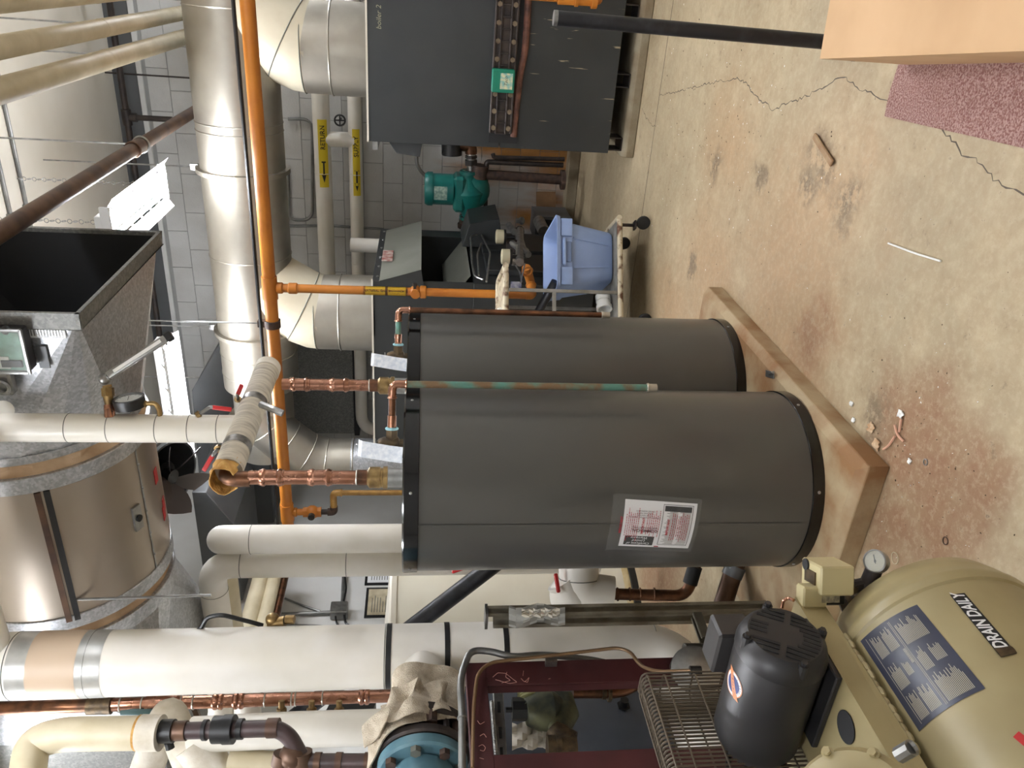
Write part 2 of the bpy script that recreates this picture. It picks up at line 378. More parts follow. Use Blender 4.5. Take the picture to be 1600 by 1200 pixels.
G().bb((XL, YB-.03, ZB), (XR, YB+.01, ZB+.05)).make('ledge', m_wallp, wb, smooth=0, bevel=.005)
G().bb((XL, YB-.012, ZB+.05), (XR, YB+.01, ZC)).make('beam_face', m_unit, wb, smooth=0)
# low concrete kerb along the foot of the back wall
G().bb((XL, YB-.16, 0), (XR, YB, .12)).make('trim_1', m_pad, kind='structure', bevel=.01, smooth=0)
# ================================================================== fluorescent fixtures
m_tube = mat('fluorescent_tube', (246, 249, 255), .4, emit=TUBE_W)
m_refl = mat('reflector_white', (228, 230, 232), .35)
def fixture(c, ax, label, ln=1.22, drop=.5):
    c = V(c); ax = V(ax); sd = ax.cross(Z)
    t = thing('fluorescent_light', label, 'light fixture', c, 'hanging fluorescent strip lights')
    a, b = c-ax*ln/2, c+ax*ln/2
    G().beam(a+Z*.075, b+Z*.075, .13, .055).make('housing', m_refl, t, bevel=.004, smooth=0)
    for sg in (-1, 1):
        p0 = sd*(sg*.065)+Z*.05; p1 = sd*(sg*.115)+Z*.018; p2 = sd*(sg*.185)-Z*.03
        q = G()
        q.sheet([[a+p1, a+p2], [b+p1, b+p2]], Z*.002)
        ns = 6; L_ = ln/ns
        for i in range(ns):                                    # webs between the uplight slots
            s0 = a+ax*(i*L_); s1 = s0+ax*(L_*.16)
            q.sheet([[s0+p0, s0+p1], [s1+p0, s1+p1]], Z*.002)
        q.sheet([[b-ax*.02+p0, b-ax*.02+p1], [b+p0, b+p1]], Z*.002)
        q.make('reflector', m_refl, t, smooth=0)
    for sg in (-1, 1):
        G().cyl(a+sd*sg*.065+Z*.012+ax*.02, b+sd*sg*.065+Z*.012-ax*.02, .016, n=12).make('tube', m_tube, t)
    for e in (a, b):
        G().box(e+Z*.03, (.02+abs(sd.x)*.24, .02+abs(sd.y)*.24, .06)).make('end_plate', m_refl, t, bevel=.003, smooth=0)
    for e in (a+ax*.1, b-ax*.1):                               # hanging chain
        q = G(); k = int((ZC-c.z-.1)/.035)
        for i in range(k):
            d = (X, Y)[i % 2]; q.torus(e+Z*(.115+i*.035), d, .014, .0028, 8, 4)
        q.make('chain', m_steel, t, kind='stuff')
    return t
fixture((-1.585, 5.69, 3.6), Y, 'bright fluorescent fixture beyond the open black duct mouth')
fixture((-3.33, 5.86, 3.62), X, 'fluorescent fixture with slotted reflector behind the white pipe with the gauge')
fixture((-2.4, 1.35, 3.95), Y, 'fluorescent fixture hanging above the air compressor and maroon stand')
fixture((-4.3, 2.3, 3.98), Y, 'fluorescent fixture hanging by the plain wall beyond the fat white riser')
fixture((.2, 2.9, 4.05), Y, 'fluorescent fixture hanging high over the open floor')
fixture((.75, 7.75, 3.3), X, 'fluorescent fixture hanging behind the green-boxed boiler by the block wall')
fixture((-.9, -1.5, 3.95), X, 'added fluorescent fixture giving soft fill from the near end of the room')  # unseen fixture added as soft fill for the tank fronts
fixture((.95, 5.2, 3.7), Y, 'fluorescent fixture hanging over the aisle before the green-boxed boiler')
# ================================================================== tank pad
PX, PY0, PY1, PZ = -1.455, 2.19, 3.98, .10
CH = .042                                             # wide chamfer on the two open edges
q = G(); lv = [(-2.62, PX, PY0, PY1, 0), (-2.62, PX, PY0, PY1, PZ-.022), (-2.62, PX-CH, PY0+CH, PY1, PZ)]
q.add([(x, y, z) for x0, x1, y0, y1, z in lv for x, y in ((x0, y0), (x1, y0), (x1, y1), (x0, y1))], [(3, 2, 1, 0), (8, 9, 10, 11)]+[(4*k+i, 4*k+(i+1) % 4, 4*k+4+(i+1) % 4, 4*k+4+i) for k in (0, 1) for i in range(4)])
q.make('concrete_pad', m_padrust, label='raised rust-stained concrete pad under the two charcoal tanks', cat='concrete pad', bevel=.003, smooth=0)
# ================================================================== the two storage water heaters
def hit_cyl(px, py, cx, cy, r):
    d = _ray(px, py); a = d.x**2+d.y**2; b = -2*(d.x*cx+d.y*cy); c = cx*cx+cy*cy-r*r; t = (-b-math.sqrt(max(b*b-4*a*c, 0)))/(2*a); return CC+d*t
TR, TZ = .3765, 1.718
T1, T2 = (-1.853, 2.703), (-1.869, 3.537)
def heater(c, label):
    t = thing('water_heater', label, 'water heater', (c[0], c[1], PZ), 'charcoal water heaters')
    o = V((c[0], c[1], PZ)); H = TZ-PZ
    G().lathe([(TR-.004, .03), (TR-.004, H-.03)], o, n=72, caps=False).make('jacket', m_tank, t)
    G().lathe([(TR-.03, 0), (TR+.001, 0), (TR+.001, .046), (TR-.004, .048), (TR-.03, .048)], o, n=72, caps=False).make('bottom_band', m_blackgloss, t)
    G().lathe([(TR-.004, H-.058), (TR+.002, H-.056), (TR+.003, H-.004), (TR-.002, H+.002), (TR-.02, H+.002), (TR-.03, H-.012)], o, n=72, caps=False).make('top_band', m_blackgloss, t)
    G().lathe([(.02, H-.004), (TR-.12, H-.006), (TR-.03, H-.012), (TR-.03, H-.03)], o, n=72, caps=False).make('lid', m_wht, t)
    for i in range(6):
        a = 2*math.pi*i/6-1.12; d = V((math.cos(a), math.sin(a), 0))
        for h in (.024, H-.028): G().lathe([(.007, 0), (.006, .003), (.002, .004)], o+d*(TR+.0005)+Z*h, d, 8).make('screw', m_steel, t)
    a = -.55; d = V((math.cos(a-.6), math.sin(a-.6), 0))
    return t
h1 = heater(T1, 'front charcoal water heater with a warranty sheet in a plastic pouch')
h2 = heater(T2, 'rear charcoal water heater half hidden behind the front one')
# sheet seam of the front jacket
p = hit_cyl(1000, 818, *T1, TR-.003); d = (V((p.x-T1[0], p.y-T1[1], 0))).normalized()
s_ = Z.cross(d)
G().sheet([[V((T1[0], T1[1], z))+d*(TR-.0035)+s_*.0+d*.002, V((T1[0], T1[1], z))+d*(TR-.0035)-s_*.012] for z in (PZ+.08, TZ-.056)]).make('seam', m_tank, h1)
# warranty sheet in its pouch, bent round the jacket
pc = hit_cyl(1029, 823, *T1, TR); PH0 = math.atan2(pc.y-T1[1], pc.x-T1[0])
def onT(s, h, lift): # s: metres to the right round the tank, h: metres up; the pouch hangs slightly askew
    s, h = s*.998+h*.07, h-s*.03
    a = PH0+s/TR; return V((T1[0], T1[1], pc.z+h))+V((math.cos(a), math.sin(a), 0))*(TR-.003+lift)
def patch(name, s0, s1, h0, h1_, lift, m, par, n=10):
    G().sheet([[onT(s0+(s1-s0)*i/n, h, lift) for i in range(n+1)] for h in (h0, h1_)]).make(name, m, par)
    return par
pw, ph = .104, .141
G().sheet([[onT(-.124+.248*i/12, h, .004) for i in range(13)] for h in (-.155, .155)]+[[onT(-.13+.25*i/12, .19, .006+.004*math.sin(i*1.3)) for i in range(13)]]).make('pouch', m_poly, h1)
G().sheet([[onT(-pw+2*pw*i/12, h, .0018) for i in range(13)] for h in (-ph, ph)]).make('warranty_sheet', m_paper, h1, label='white warranty certificate printed in black and red')
ws = bpy.data.objects['warranty_sheet']
def docp(name, x0, x1, y0, y1, m, lift=.0024):   # document coordinates: x up the tank, y to its left
    G().sheet([[onT(-(y0+(y1-y0)*j/6), x, lift) for j in range(7)] for x in (x0, x1)]).make(name, m, ws)
docp('title_box', .008, .124, .048, .094, m_ink)
docp('frame_line', -.126, -.012, -.094, -.092, m_ink); docp('frame_line', -.126, -.012, .086, .088, m_ink)
docp('frame_line', -.128, -.126, -.094, .088, m_ink); docp('frame_line', -.012, -.010, -.094, .088, m_ink)
docp('header_box', -.122, -.016, -.088, -.066, m_ink); docp('red_mark', .0, -.018, .096, .102, m_inkred)
dw = lambda cx, cy, lf=.0030: (lambda x, y: onT(-(cy+y), cx+x, lf))
for i, s in enumerate(('Certificate of', 'Limited', 'Warranty')):
    letters('lettering', s, .017, m_paper, ws, None, None, None, dw(.066, .085-i*.0145), shear=.3)
letters('lettering', 'COMMERCIAL', .0165, m_ink, ws, None, None, None, dw(.052, .022), bold=.0004)
letters('lettering', 'WATER HEATING', .0125, m_ink, ws, None, None, None, dw(.052, .008))
for i, s in enumerate(('COMMERCIAL, ELECTRIC AND GAS', 'WATER HEATERS', 'TANK AND PARTS', 'LIMITED WARRANTY')):
    letters('lettering', s, .0078, m_ink, ws, None, None, None, dw(.058, -.036-i*.0085))
q = G()                                              # fine grey print in the framed half
for i in range(26):
    y = .082-i*.0058
    for k in range(2): q.sheet([[onT(-y, x, .0026), onT(-y+.0018, x, .0026)] for x in (-.121+k*.052, -.121+k*.052+random.uniform(.03, .05))])
q.make('fine_print', m_boilgrey, ws, kind='stuff')
q = G()                                              # red notice printed across the pouch, level lines
def redlines(h0, n, dh, sc, wmin, wmax):
    for i in range(n):
        h = h0-i*dh; wd = random.uniform(wmin, wmax); s = sc-wd/2; e = sc+wd/2
        while s < e:
            k = min(random.uniform(.004, .012), e-s); q.sheet([[onT(s, hh, .0048), onT(s+k, hh, .0048)] for hh in (h, h+.0024)]); s += k+.0022
redlines(.128, 7, .0078, .0, .09, .15); redlines(.046, 7, .0078, .01, .07, .13); redlines(-.052, 9, .0078, .0, .06, .13)
q.make('red_notice', m_inkred, bpy.data.objects['pouch'], kind='stuff')
for hh in (.148, .062, -.036):
    letters('lettering', 'IMPORTANT', .013, m_inkred, bpy.data.objects['pouch'], None, None, None, lambda x, y, hh=hh: onT(x, hh+y, .0048), bold=.0004)
# ---- copper risers on the tank tops
def riser(c, ztop, rings, label):
    o = V((c[0], c[1], 0)); t = thing('copper_riser', label, 'copper pipe', (c[0], c[1], TZ), 'copper risers on the tanks')
    G().cyl(o+Z*(TZ-.01), o+Z*(TZ+.07), .04, n=24).make('nipple', m_steel, t)
    G().lathe([(.036, 0), (.046, .004), (.046, .02), (.04, .024), (.04, .03), (.044, .034), (.044, .075), (.032, .085)], o+Z*(TZ+.065), n=24).make('adapter', m_brass, t)
    G().cyl(o+Z*(TZ+.14), o+Z*ztop, .0285, n=24).make('pipe', m_copper, t)
    G().cyl(o+Z*(TZ+.15), o+Z*(TZ+.19), .0315, n=24).make('sleeve', m_copper_o, t)
    G().torus(o+Z*(TZ+.193), Z, .029, .003, 24, 6).make('solder_ring', m_solder, t)
    for z in rings:                                   # pressed couplings
        G().lathe([(.0285, -.05), (.032, -.048), (.032, -.042), (.036, -.036), (.036, -.028), (.031, -.022), (.031, .022), (.036, .028), (.036, .036), (.032, .042), (.032, .048), (.0285, .05)], o+Z*z, n=24).make('coupling', m_copper, t)
    return t
zh = 2.385
z1 = [on_y(px, 742, T1[1]).z for px in (424, 500)]; z2 = [on_y(px, 602, T2[1]).z for px in (469, 530)]
riser(T1, zh-.05, z1, 'copper riser from the front tank into the torn end of the wrapped header')
riser(T2, zh-.05, z2, 'copper riser from the rear tank up to the wrapped header')
# ---- relief valves with white tags and copper drains
def relief(pv, pe, zb, m_drop, label, axis):
    """pv valve centre, pe top of the drop, zb lower end"""
    pv = V(pv); pe = V(pe); t = thing('relief_valve', label, 'relief valve', pv, 'temperature and pressure relief valves'); d = (pe-pv); d.z = 0; d.normalize()
    G().cyl(V((pv.x, pv.y, TZ-.005)), pv-Z*.0, .02, n=6).lathe([(.018, -.03), (.028, -.025), (.028, .03), (.02, .05), (.012, .055)], pv, Z, 16).make('valve_body', m_bronze, t)
    G().cyl(pv+d*.01, pv+d*.055, .024, n=6).make('outlet_hex', m_bronze, t)
    G().torus(pv+d*.06, d, .02, .006, 16, 6).make('corroded_collar', mat('verdigris_crust', (150, 196, 204), .8, bump=.5, bscale=200), t)
    G().beam(pv+Z*.058-d*.05, pv+Z*.062+d*.02, .014, .003).make('lever', m_steel, t, smooth=0)
    G().cyl(pv+d*.06, pv+d*.11, .0165, n=16).make('adapter', m_copper, t)
    G().cyl(pv+d*.10, V((pe.x, pe.y, pv.z))-d*.03, .0135, n=16).make('discharge_pipe', m_copper_g if m_drop is m_copper_o else m_copper_o, t)
    e = V((pe.x, pe.y, pv.z))
    G().tube([e-d*.055, e, e-Z*.055], .0158, 16, .045, 8).torus(e-d*.052, d, .0155, .004, 16, 6).torus(e-Z*.052, Z, .0155, .004, 16, 6).make('elbow', m_copper, t)
    G().cyl(e-Z*.05, V((e.x, e.y, zb)), .0135, n=16).make('drop_pipe', m_drop, t)
    G().lathe([(.016, 0), (.016, .03), (.0185, .032), (.0185, .038), (.016, .04)], (e.x, e.y, zb-.012), Z, 14).make('end_fitting', m_solder, t)
    # paper tag: a strip bent down from the lever and standing on the rim
    n = CR.copy(); n.z = 0; n.normalize(); c = -CF.copy(); c.z = 0; c.normalize()
    pts = [pv+Z*.128-c*.012-n*.012, pv+Z*.126+c*.012-n*.013, pv+Z*.112+c*.034-n*.016, pv+Z*.06+c*.04-n*.024, pv+Z*.01+c*.042-n*.032, pv-Z*.04+c*.044-n*.038]
    G().sheet([[p_-n*.03, p_+n*.03-Z*.004] for p_ in pts], c*.0012).make('tag', mat('tag_white', (236, 240, 246), .5, c2=(206, 214, 226), scale=60), t, label='white instruction tag')
    G().torus(pv+Z*.125, n, .01, .0015, 10, 4).make('tag_ring', m_steel, t)
pe1 = hit_cyl(900, 598, T1[0], T1[1], TR+.02)
pv1 = on_z(612, 693, TZ+.045)
def on_dist(px, py, p):  # photo ray at the camera depth of p
    return at_d(px, py, (V(p)-CC).dot(CF))
pv1 = V((-1.74, 2.51, TZ+.05)); pv1 = on_dist(612, 694, pv1)
e1 = on_dist(612, 600, V((-1.475, 2.62, 1.75)))
relief(pv1, e1, on_dist(1036, 602, e1).z, m_copper_g, 'relief valve and copper drain pipe down the front tank', -CR)
pv2 = on_dist(622, 558, V((-1.76, 3.33, 1.76))); e2 = on_dist(622, 484, V((-1.46, 3.44, 1.75)))
relief(pv2, e2, on_dist(958, 484, e2).z, m_copper_o, 'relief valve with greenish outlet and copper drain beside the rear tank', -CR)
# ================================================================== boilers
BY, BZ0, BZ1 = 6.2, .215, 2.065
def boiler_pad(x0, x1, y0, y1, label):
    G().prism([(x0, y0, 0), (x0, y0+.0, .07), (x0, y0+.03, .10), (x0, y1, .10), (x0, y1, 0)], (x1-x0, 0, 0)).make('concrete_pad', m_pad, label=label, cat='concrete pad', bevel=.008, smooth=0)
boiler_pad(-1.22, 1.0, 6.22, 8.2, 'low concrete pad under the boiler with the green box')
boiler_pad(-4.1, -2.3, 6.2, 7.7, 'low concrete pad under the hooded boiler behind the tanks')
BX = -1.187; BXR = .78
b1 = thing('boiler', 'slate blue boiler with a bolted cast header and small green box', 'boiler', (-.2, 6.9, .1), 'slate boilers')
G().bb((BX+.012, BY+.012, BZ0+.02), (BXR, 7.62, BZ1-.01)).make('casing', m_boiler, b1, bevel=.004, smooth=0)
m_scr = m_boiler.copy(); m_scr.name = 'boiler_slate_scratched'
nt = m_scr.node_tree; N = nt.nodes; L = nt.links; b = N['Principled BSDF']; ge = N.new('ShaderNodeNewGeometry'); mp = N.new('ShaderNodeMapping'); mp.inputs['Scale'].default_value = (26, 1, 2.2)
nz = N.new('ShaderNodeTexNoise'); nz.inputs['Scale'].default_value = 1.7; nz.inputs['Detail'].default_value = 9; L.new(ge.outputs['Position'], mp.inputs[0]); L.new(mp.outputs[0], nz.inputs['Vector'])
rp = N.new('ShaderNodeValToRGB'); rp.color_ramp.elements[0].position = .69; rp.color_ramp.elements[1].position = .72; L.new(nz.outputs['Fac'], rp.inputs[0])
sx = N.new('ShaderNodeSeparateXYZ'); L.new(ge.outputs['Position'], sx.inputs[0]); lt = N.new('ShaderNodeMath'); lt.operation = 'LESS_THAN'; lt.inputs[1].default_value = .98; L.new(sx.outputs[2], lt.inputs[0])
mu = N.new('ShaderNodeMath'); mu.operation = 'MULTIPLY'; L.new(rp.outputs[0], mu.inputs[0]); L.new(lt.outputs[0], mu.inputs[1])
mx = N.new('ShaderNodeMix'); mx.data_type = 'RGBA'; mx.inputs[7].default_value = (*lin((150, 140, 116)), 1); L.new(mu.outputs[0], mx.inputs[0])
old = b.inputs['Base Color'].links[0].from_socket; L.new(old, mx.inputs[6]); L.new(mx.outputs[2], b.inputs['Base Color'])
zs = on_y(781, 205, BY).z
G().bb((BX, BY, zs), (BXR, BY+.02, BZ1)).make('upper_front_panel', m_boiler, b1, bevel=.003, smooth=0)
G().bb((BX, BY+.002, BZ0), (BXR, BY+.02, zs-.004)).make('lower_front_panel', m_scr, b1, bevel=.003, smooth=0)
G().bb((BX-.004, BY-.004, BZ1-.002), (BXR, BY+.03, BZ1+.012)).make('top_trim', mat('trim_cream', (216, 210, 196), .45), b1, smooth=0)
sl = mat('scorched_copper', (120, 78, 62), .7, c2=(70, 44, 36), scale=16)
G().bb((BX+.04, BY-.012, zs-.135), (.74, BY+.01, zs+.085)).make('header_slot', m_dark, b1, smooth=0)
G().tube([V((x, BY-.008+.004*math.sin(x*9), zs-.118+.012*math.sin(x*4.2)-.02*(x > -.6))) for x in [BX+.09+i*.15 for i in range(13)]], .026, 10, .05).make('scorched_tube', sl, b1)
# cast header: rails, ribs, bolts
hx0, hx1, hz0, hz1 = BX+.115, .70, zs-.086, zs+.086
q = G(); hy = BY-.045
for z in (hz1-.008, hz1-.05, hz0+.05, hz0+.008): q.bb((hx0, hy-.012, z-.007), (hx1, hy+.012, z+.007))
q.bb((hx0, hy+.006, hz0), (hx1, hy+.03, hz1))
nr = 22
for i in range(nr+1):
    x = hx0+(hx1-hx0)*i/nr; q.bb((x-.006, hy-.01, hz0+.045), (x+.006, hy+.012, hz1-.045))
q.make('header_casting', m_blackiron, b1, bevel=.003, smooth=0)
for i in range(15):
    x = hx0+.04+(hx1-hx0-.08)*i/14
    for z in (hz1-.029, hz0+.029): G().cyl((x, hy+.01, z), (x, hy-.018, z), .019, n=6).make('bolt', mat('bolt_rusty', (126, 112, 92), .6, .4, c2=(96, 82, 66), scale=30), b1)
gx = on_y(782, 126, hy-.05).x
gb = G().bb((gx-.08, hy-.075, zs-.075), (gx+.08, hy+.0, zs+.09)).make('control_box', mat('control_green', (8, 116, 92), .45), b1, bevel=.006, smooth=0, label='small green control box')
G().bb((gx-.055, hy-.077, zs-.06), (gx+.055, hy-.074, zs+.03)).make('box_label', mat('box_label_cream', (206, 200, 160), .6, c2=(120, 170, 166), scale=40), gb, smooth=0)
letters('lettering', 'Taco', .034, m_ink, gb, (gx, hy-.0772, zs-.012), X, Z, shear=.3)
for x in (-1.125, -.655, -.18, .35):                                 # channel feet
    q = G(); q.bb((x-.05, BY+.05, .10), (x+.05, BY+.25, .108)).bb((x-.05, BY+.05, .205), (x+.05, BY+.25, .213)).bb((x-.05, BY+.05, .10), (x-.042, BY+.25, .213)).bb((x+.042, BY+.05, .10), (x+.05, BY+.25, .213))
    q.make('foot', m_blackiron, b1, smooth=0)
letters('chalk_mark', 'boiler 2', .05, mat('chalk', (150, 148, 120), .9), b1, on_y(592, 27, BY-.001), X, Z, shear=.2)
# control box on the end of the right boiler, at the top
G().prism([(BX, 6.3, 1.93), (BX-.10, 6.3, 1.86), (BX-.12, 6.3, 1.68), (BX, 6.3, 1.66)], (0, .6, 0)).make('end_cover', m_boiler, b1, bevel=.003, smooth=0)
G().bb((BX-.07, 6.25, 2.0), (BX-.01, 6.9, 2.04)).make('perforated_tray', m_steel, b1, smooth=0)
# left boiler
LX0, LX1, LY = -4.0, -2.28, 6.15
b2 = thing('boiler', 'slate boiler behind the tanks with a grey sloping draft hood', 'boiler', (-3.1, 6.9, .1), 'slate boilers')
q = G(); q.bb((LX0, LY, .2), (LX1, 7.6, 1.22)).bb((LX0, LY, 1.22), (LX1-.5, 7.6, 2.05)).bb((LX1-.5, LY, 1.22), (LX1, LY+.02, 2.05)).bb((LX1-.5, 7.4, 1.22), (LX1, 7.6, 2.05)).bb((LX1-.5, LY, 2.03), (LX1, 7.6, 2.05))
q.make('casing', m_boiler, b2, bevel=.003, smooth=0)
G().bb((LX0, LY-.004, 2.045), (LX1, LY+.03, 2.06)).make('top_trim', MATS['trim_cream'], b2, smooth=0)
q = G(); q.add([(LX1, LY-.05, 2.03), (LX1, 7.5, 2.03), (LX1+.12, 7.5, 1.655), (LX1+.12, LY-.05, 1.655)], [(0, 1, 2, 3)])
q.add([(LX1-.006, LY-.05, 2.024), (LX1-.006, 7.5, 2.024), (LX1+.114, 7.5, 1.655), (LX1+.114, LY-.05, 1.655)], [(3, 2, 1, 0)])
q.make('hood_panel', m_boilgrey, b2, smooth=0)
G().prism([(LX1, LY-.05, 2.03), (LX1+.12, LY-.05, 1.655), (LX1-.1, LY-.05, 1.62), (LX1-.1, LY-.05, 1.9)], (0, .008, 0)).make('hood_side', m_boiler, b2, smooth=0)
G().bb((LX1-.01, LY-.06, 1.99), (LX1+.012, 7.5, 2.04)).make('hood_flange', m_boiler, b2, smooth=0)
for i in range(6): G().cyl((LX1+.012, LY+.05+i*.25, 2.01), (LX1+.02, LY+.05+i*.25, 2.01), .012, n=8).make('screw', m_steel, b2)
G().bb((LX1+.045, LY+.35, 1.90), (LX1+.055, LY+.62, 1.99)).make('hood_label', mat('hood_label_red', (132, 44, 36), .5, c2=(190, 180, 170), scale=18), b2, smooth=0)
q = G(); q.prism([(LX1-.48, LY+.05, 1.6), (LX1-.48, LY+.05, 1.25), (LX1-.02, LY+.05, 1.25)], (0, .01, 0)); q.bb((LX1-.49, LY+.05, 1.23), (LX1-.47, 7.4, 2.0))
q.make('throat', m_dark, b2, smooth=0)
q = G(); q.add([(LX1+.01, 6.3, 1.24), (LX1+.01, 7.4, 1.24), (LX1-.28, 7.4, 1.45), (LX1-.28, 6.3, 1.45)], [(0, 1, 2, 3)]); q.make('throat_baffle', m_boilgrey, b2, smooth=0)
for y in (6.35, 6.9): G().bb((LX1, y, .35), (LX1+.05, y+.45, 1.1)).make('burner_door', m_boiler, b2, bevel=.006, smooth=0)
G().prism([(LX1+.02, 7.05, 1.28), (LX1+.24, 7.05, 1.22), (LX1+.3, 7.05, .95), (LX1+.02, 7.05, .9)], (0, .5, 0)).make('burner_shroud', m_boiler, b2, bevel=.005, smooth=0)
# gas train on its burner side
gt = thing('gas_train', 'silver and black gas valves with round actuators on the hooded boiler', 'gas valve', (LX1+.2, 6.7, .7))
for px, py in ((781, 370), (790, 401)):
    c = on_x(px, py, LX1+.26); G().lathe([(.05, -.035), (.062, -.03), (.062, .03), (.05, .035)], c, Z, 24).make('actuator', mat('actuator_cream', (176, 168, 140), .5), gt)
    G().lathe([(.064, -.05), (.066, -.035), (.05, -.03)], c, Z, 24).cyl(c-Z*.05, c-Z*.13, .018, n=10).make('actuator_base', m_blk, gt)
for pts, r in (([(795, 352), (812, 372), (818, 392)], .03), ([(812, 360), (812, 410)], .035), ([(800, 380), (826, 398)], .028)):
    G().tube([on_x(a, b_, LX1+.25) for a, b_ in pts], r, 10, .03).make('valve_body', m_steel, gt)
for px, py, s in ((812, 362, .055), (806, 385, .06), (820, 395, .05), (802, 408, .04), (815, 345, .04)):
    c = on_x(px, py, LX1+.22); G().ball(c, (s, s*1.2, s*.8), 10).box(c+Z*s, (s, s, s*.7)).make('regulator', m_blackiron if s > .05 else m_steel, gt)
for a in ([(757, 365), (735, 368), (738, 415), (742, 432), (755, 437)], [(752, 380), (746, 398), (748, 430)], [(762, 352), (748, 358), (766, 395), (760, 440)]):
    G().tube([on_x(p_, q_, LX1+.14) for p_, q_ in a], .008, 8, .08).make('pilot_tube', m_steel, gt)
for a in ([(806, 415), (812, 425), (815, 440)], [(820, 412), (816, 430), (813, 442)]):
    G().tube([on_x(p_, q_, LX1+.3) for p_, q_ in a], .006, 6, .02).make('sensing_line', m_steel, gt)
nl = on_y(804, 447, 6.12); G().bb((nl.x-.05, LY-.006, nl.z-.06), (nl.x+.03, LY-.001, nl.z+.03)).make('data_plate', mat('data_plate_blue', (30, 36, 96), .5, c2=(190, 190, 196), scale=14), b2, smooth=0)
# ================================================================== flue
FY, FZ, FR = 6.7, 3.11, .335
fx = lambda py: on_y(400, py, FY).x
fl_ = thing('flue_duct', 'big round silver flue running under the ceiling over both boilers', 'flue duct', (-1, FY, FZ-FR))
edges = [1.6, -.35, fx(190), fx(203), fx(262), fx(395), fx(512), fx(545), fx(575), -3.52]
for a, b_ in zip(edges, edges[1:]):
    G().cyl((a, FY, FZ), (b_, FY, FZ), FR, n=56, caps=False).make('section', m_flue, fl_)
for e in edges[1:-1]: G().torus((e, FY, FZ), X, FR, .006, 56, 6).make('seam_bead', m_flue, fl_)
for py in (265, 512):
    x = fx(py); G().lathe([(FR, -.02), (FR+.035, -.018), (FR+.035, .018), (FR, .02)], (x, FY, FZ), X, 56, caps=False).make('flange_ring', m_flue, fl_)
    for i in range(14):
        a = 2*math.pi*i/14; G().cyl((x+.022, FY+math.cos(a)*(FR+.02), FZ+math.sin(a)*(FR+.02)), (x-.022, FY+math.cos(a)*(FR+.02), FZ+math.sin(a)*(FR+.02)), .007, n=6).make('bolt', m_steel, fl_)
    G().cyl((x, FY, FZ+FR+.03), (x, FY, ZC), .006, n=8).box((x, FY, FZ+FR+.05), (.05, .04, .06)).make('hanger_rod', m_steel, fl_)
G().lathe([(FR, 0), (FR-.02, .012), (.27, .02), (.27, .75)], (-3.52, FY, FZ), -X, 48, caps=False).make('reducer', m_flue, fl_)
def breeching(x0, label, lean):
    t = thing('flue_breeching', label, 'flue pipe', (x0, FY, BZ1), 'boiler flue risers'); r = .335
    G().cyl((x0, FY, BZ1-.01), (x0, FY, 2.36), r+.006, n=48, caps=False).make('collar', m_flue, t)
    G().cyl((x0, FY, 2.36), (x0, FY, 2.56), r, n=48, caps=False).make('riser', m_flue, t)
    G().torus((x0, FY, 2.36), Z, r+.006, .007, 48, 6).make('seam_bead', m_flue, t)
    pts = [V((x0, FY, 2.54)), V((x0, FY, 2.57)), V((x0+lean*.08, FY, 2.70)), V((x0+lean*.22, FY, 2.84)), V((x0+lean*.5, FY, 3.12))]
    G().sweep(pts, [r, r, r, r*.98, r*.96], 48, caps=False).make('lateral', m_fluec, t)
    for p_, n_ in ((pts[1], Z), (pts[2], pts[3]-pts[1])): G().torus(p_, n_, r+.002, .0045, 48, 6).make('seam_bead', m_boilgrey, t)
breeching(-2.80, 'silver flue riser rising from the hooded boiler behind the gas branch', .62)
breeching(-.60, 'silver flue riser rising from the boiler with the green box', .62)
# galvanised vent with a segmented elbow left of the flue end
vt = thing('vent_pipe', 'galvanised vent pipe with a segmented elbow behind the copper risers', 'vent pipe', (-4.33, 6.6, 1.2))
pts = arc([(-3.7, 6.6, 3.24), (-4.02, 6.6, 3.02), (-4.33, 6.6, 2.66), (-4.33, 6.6, 2.28)], .3, 5)
G().sweep(pts, .225, 36, caps=False).make('elbow', m_flue, vt)
for i in (2, 5, 8, 11): 
    if i < len(pts)-1: G().torus(pts[i], pts[i+1]-pts[i-1], .226, .005, 36, 6).make('seam_bead', m_flue, vt)
G().cyl((-4.33, 6.6, .5), (-4.33, 6.6, 2.3), .225, n=36, caps=False).make('straight', m_galv, vt)
G().torus((-4.33, 6.6, 2.28), Z, .227, .006, 36, 6).make('band', m_flue, vt)
# ================================================================== gas piping
GY, GR = 5.8, .05
gm = thing('gas_main', 'thick yellow gas main running level across the room', 'gas pipe', (-2, GY, 2.79))
zg = 2.80
G().cyl((1.8, GY, zg), (-4.62, GY, zg), GR, n=28).make('pipe', m_gas, gm)
gx1 = -2.235; gx2 = -4.345
for x in (gx1, gx2):
    G().cyl((x-.09, GY, zg), (x+.09, GY, zg), GR+.008, n=28).make('tee', m_gas, gm)
G().tube([V((1.8, GY-.07, zg+.075)), V((-4.6, GY-.07, zg+.075))], .014, 8, 0).make('strapped_cable', m_blk, gm, label='thin black cable strapped along the main')
cx = on_y(405, 505, GY).x
G().lathe([(GR+.002, -.03), (GR+.012, -.03), (GR+.012, .03), (GR+.002, .03)], (cx, GY, zg), X, 28).box((cx, GY, zg+.08), (.05, .05, .06)).make('hanger_clamp', m_rustdark, gm)
G().cyl((cx, GY, zg+.1), (cx, GY, ZC), .006, n=8).make('hanger_rod', m_steel, gm)
gb_ = thing('gas_branch', 'yellow gas drop with valve and natural gas marker running to the hooded boiler', 'gas pipe', (gx1, GY, .7))
zt = lambda px: on_y(px, 455, GY).z
G().cyl((gx1, GY, zg-.04), (gx1, GY, zt(832)), .033, n=22).make('pipe', m_gas, gb_)
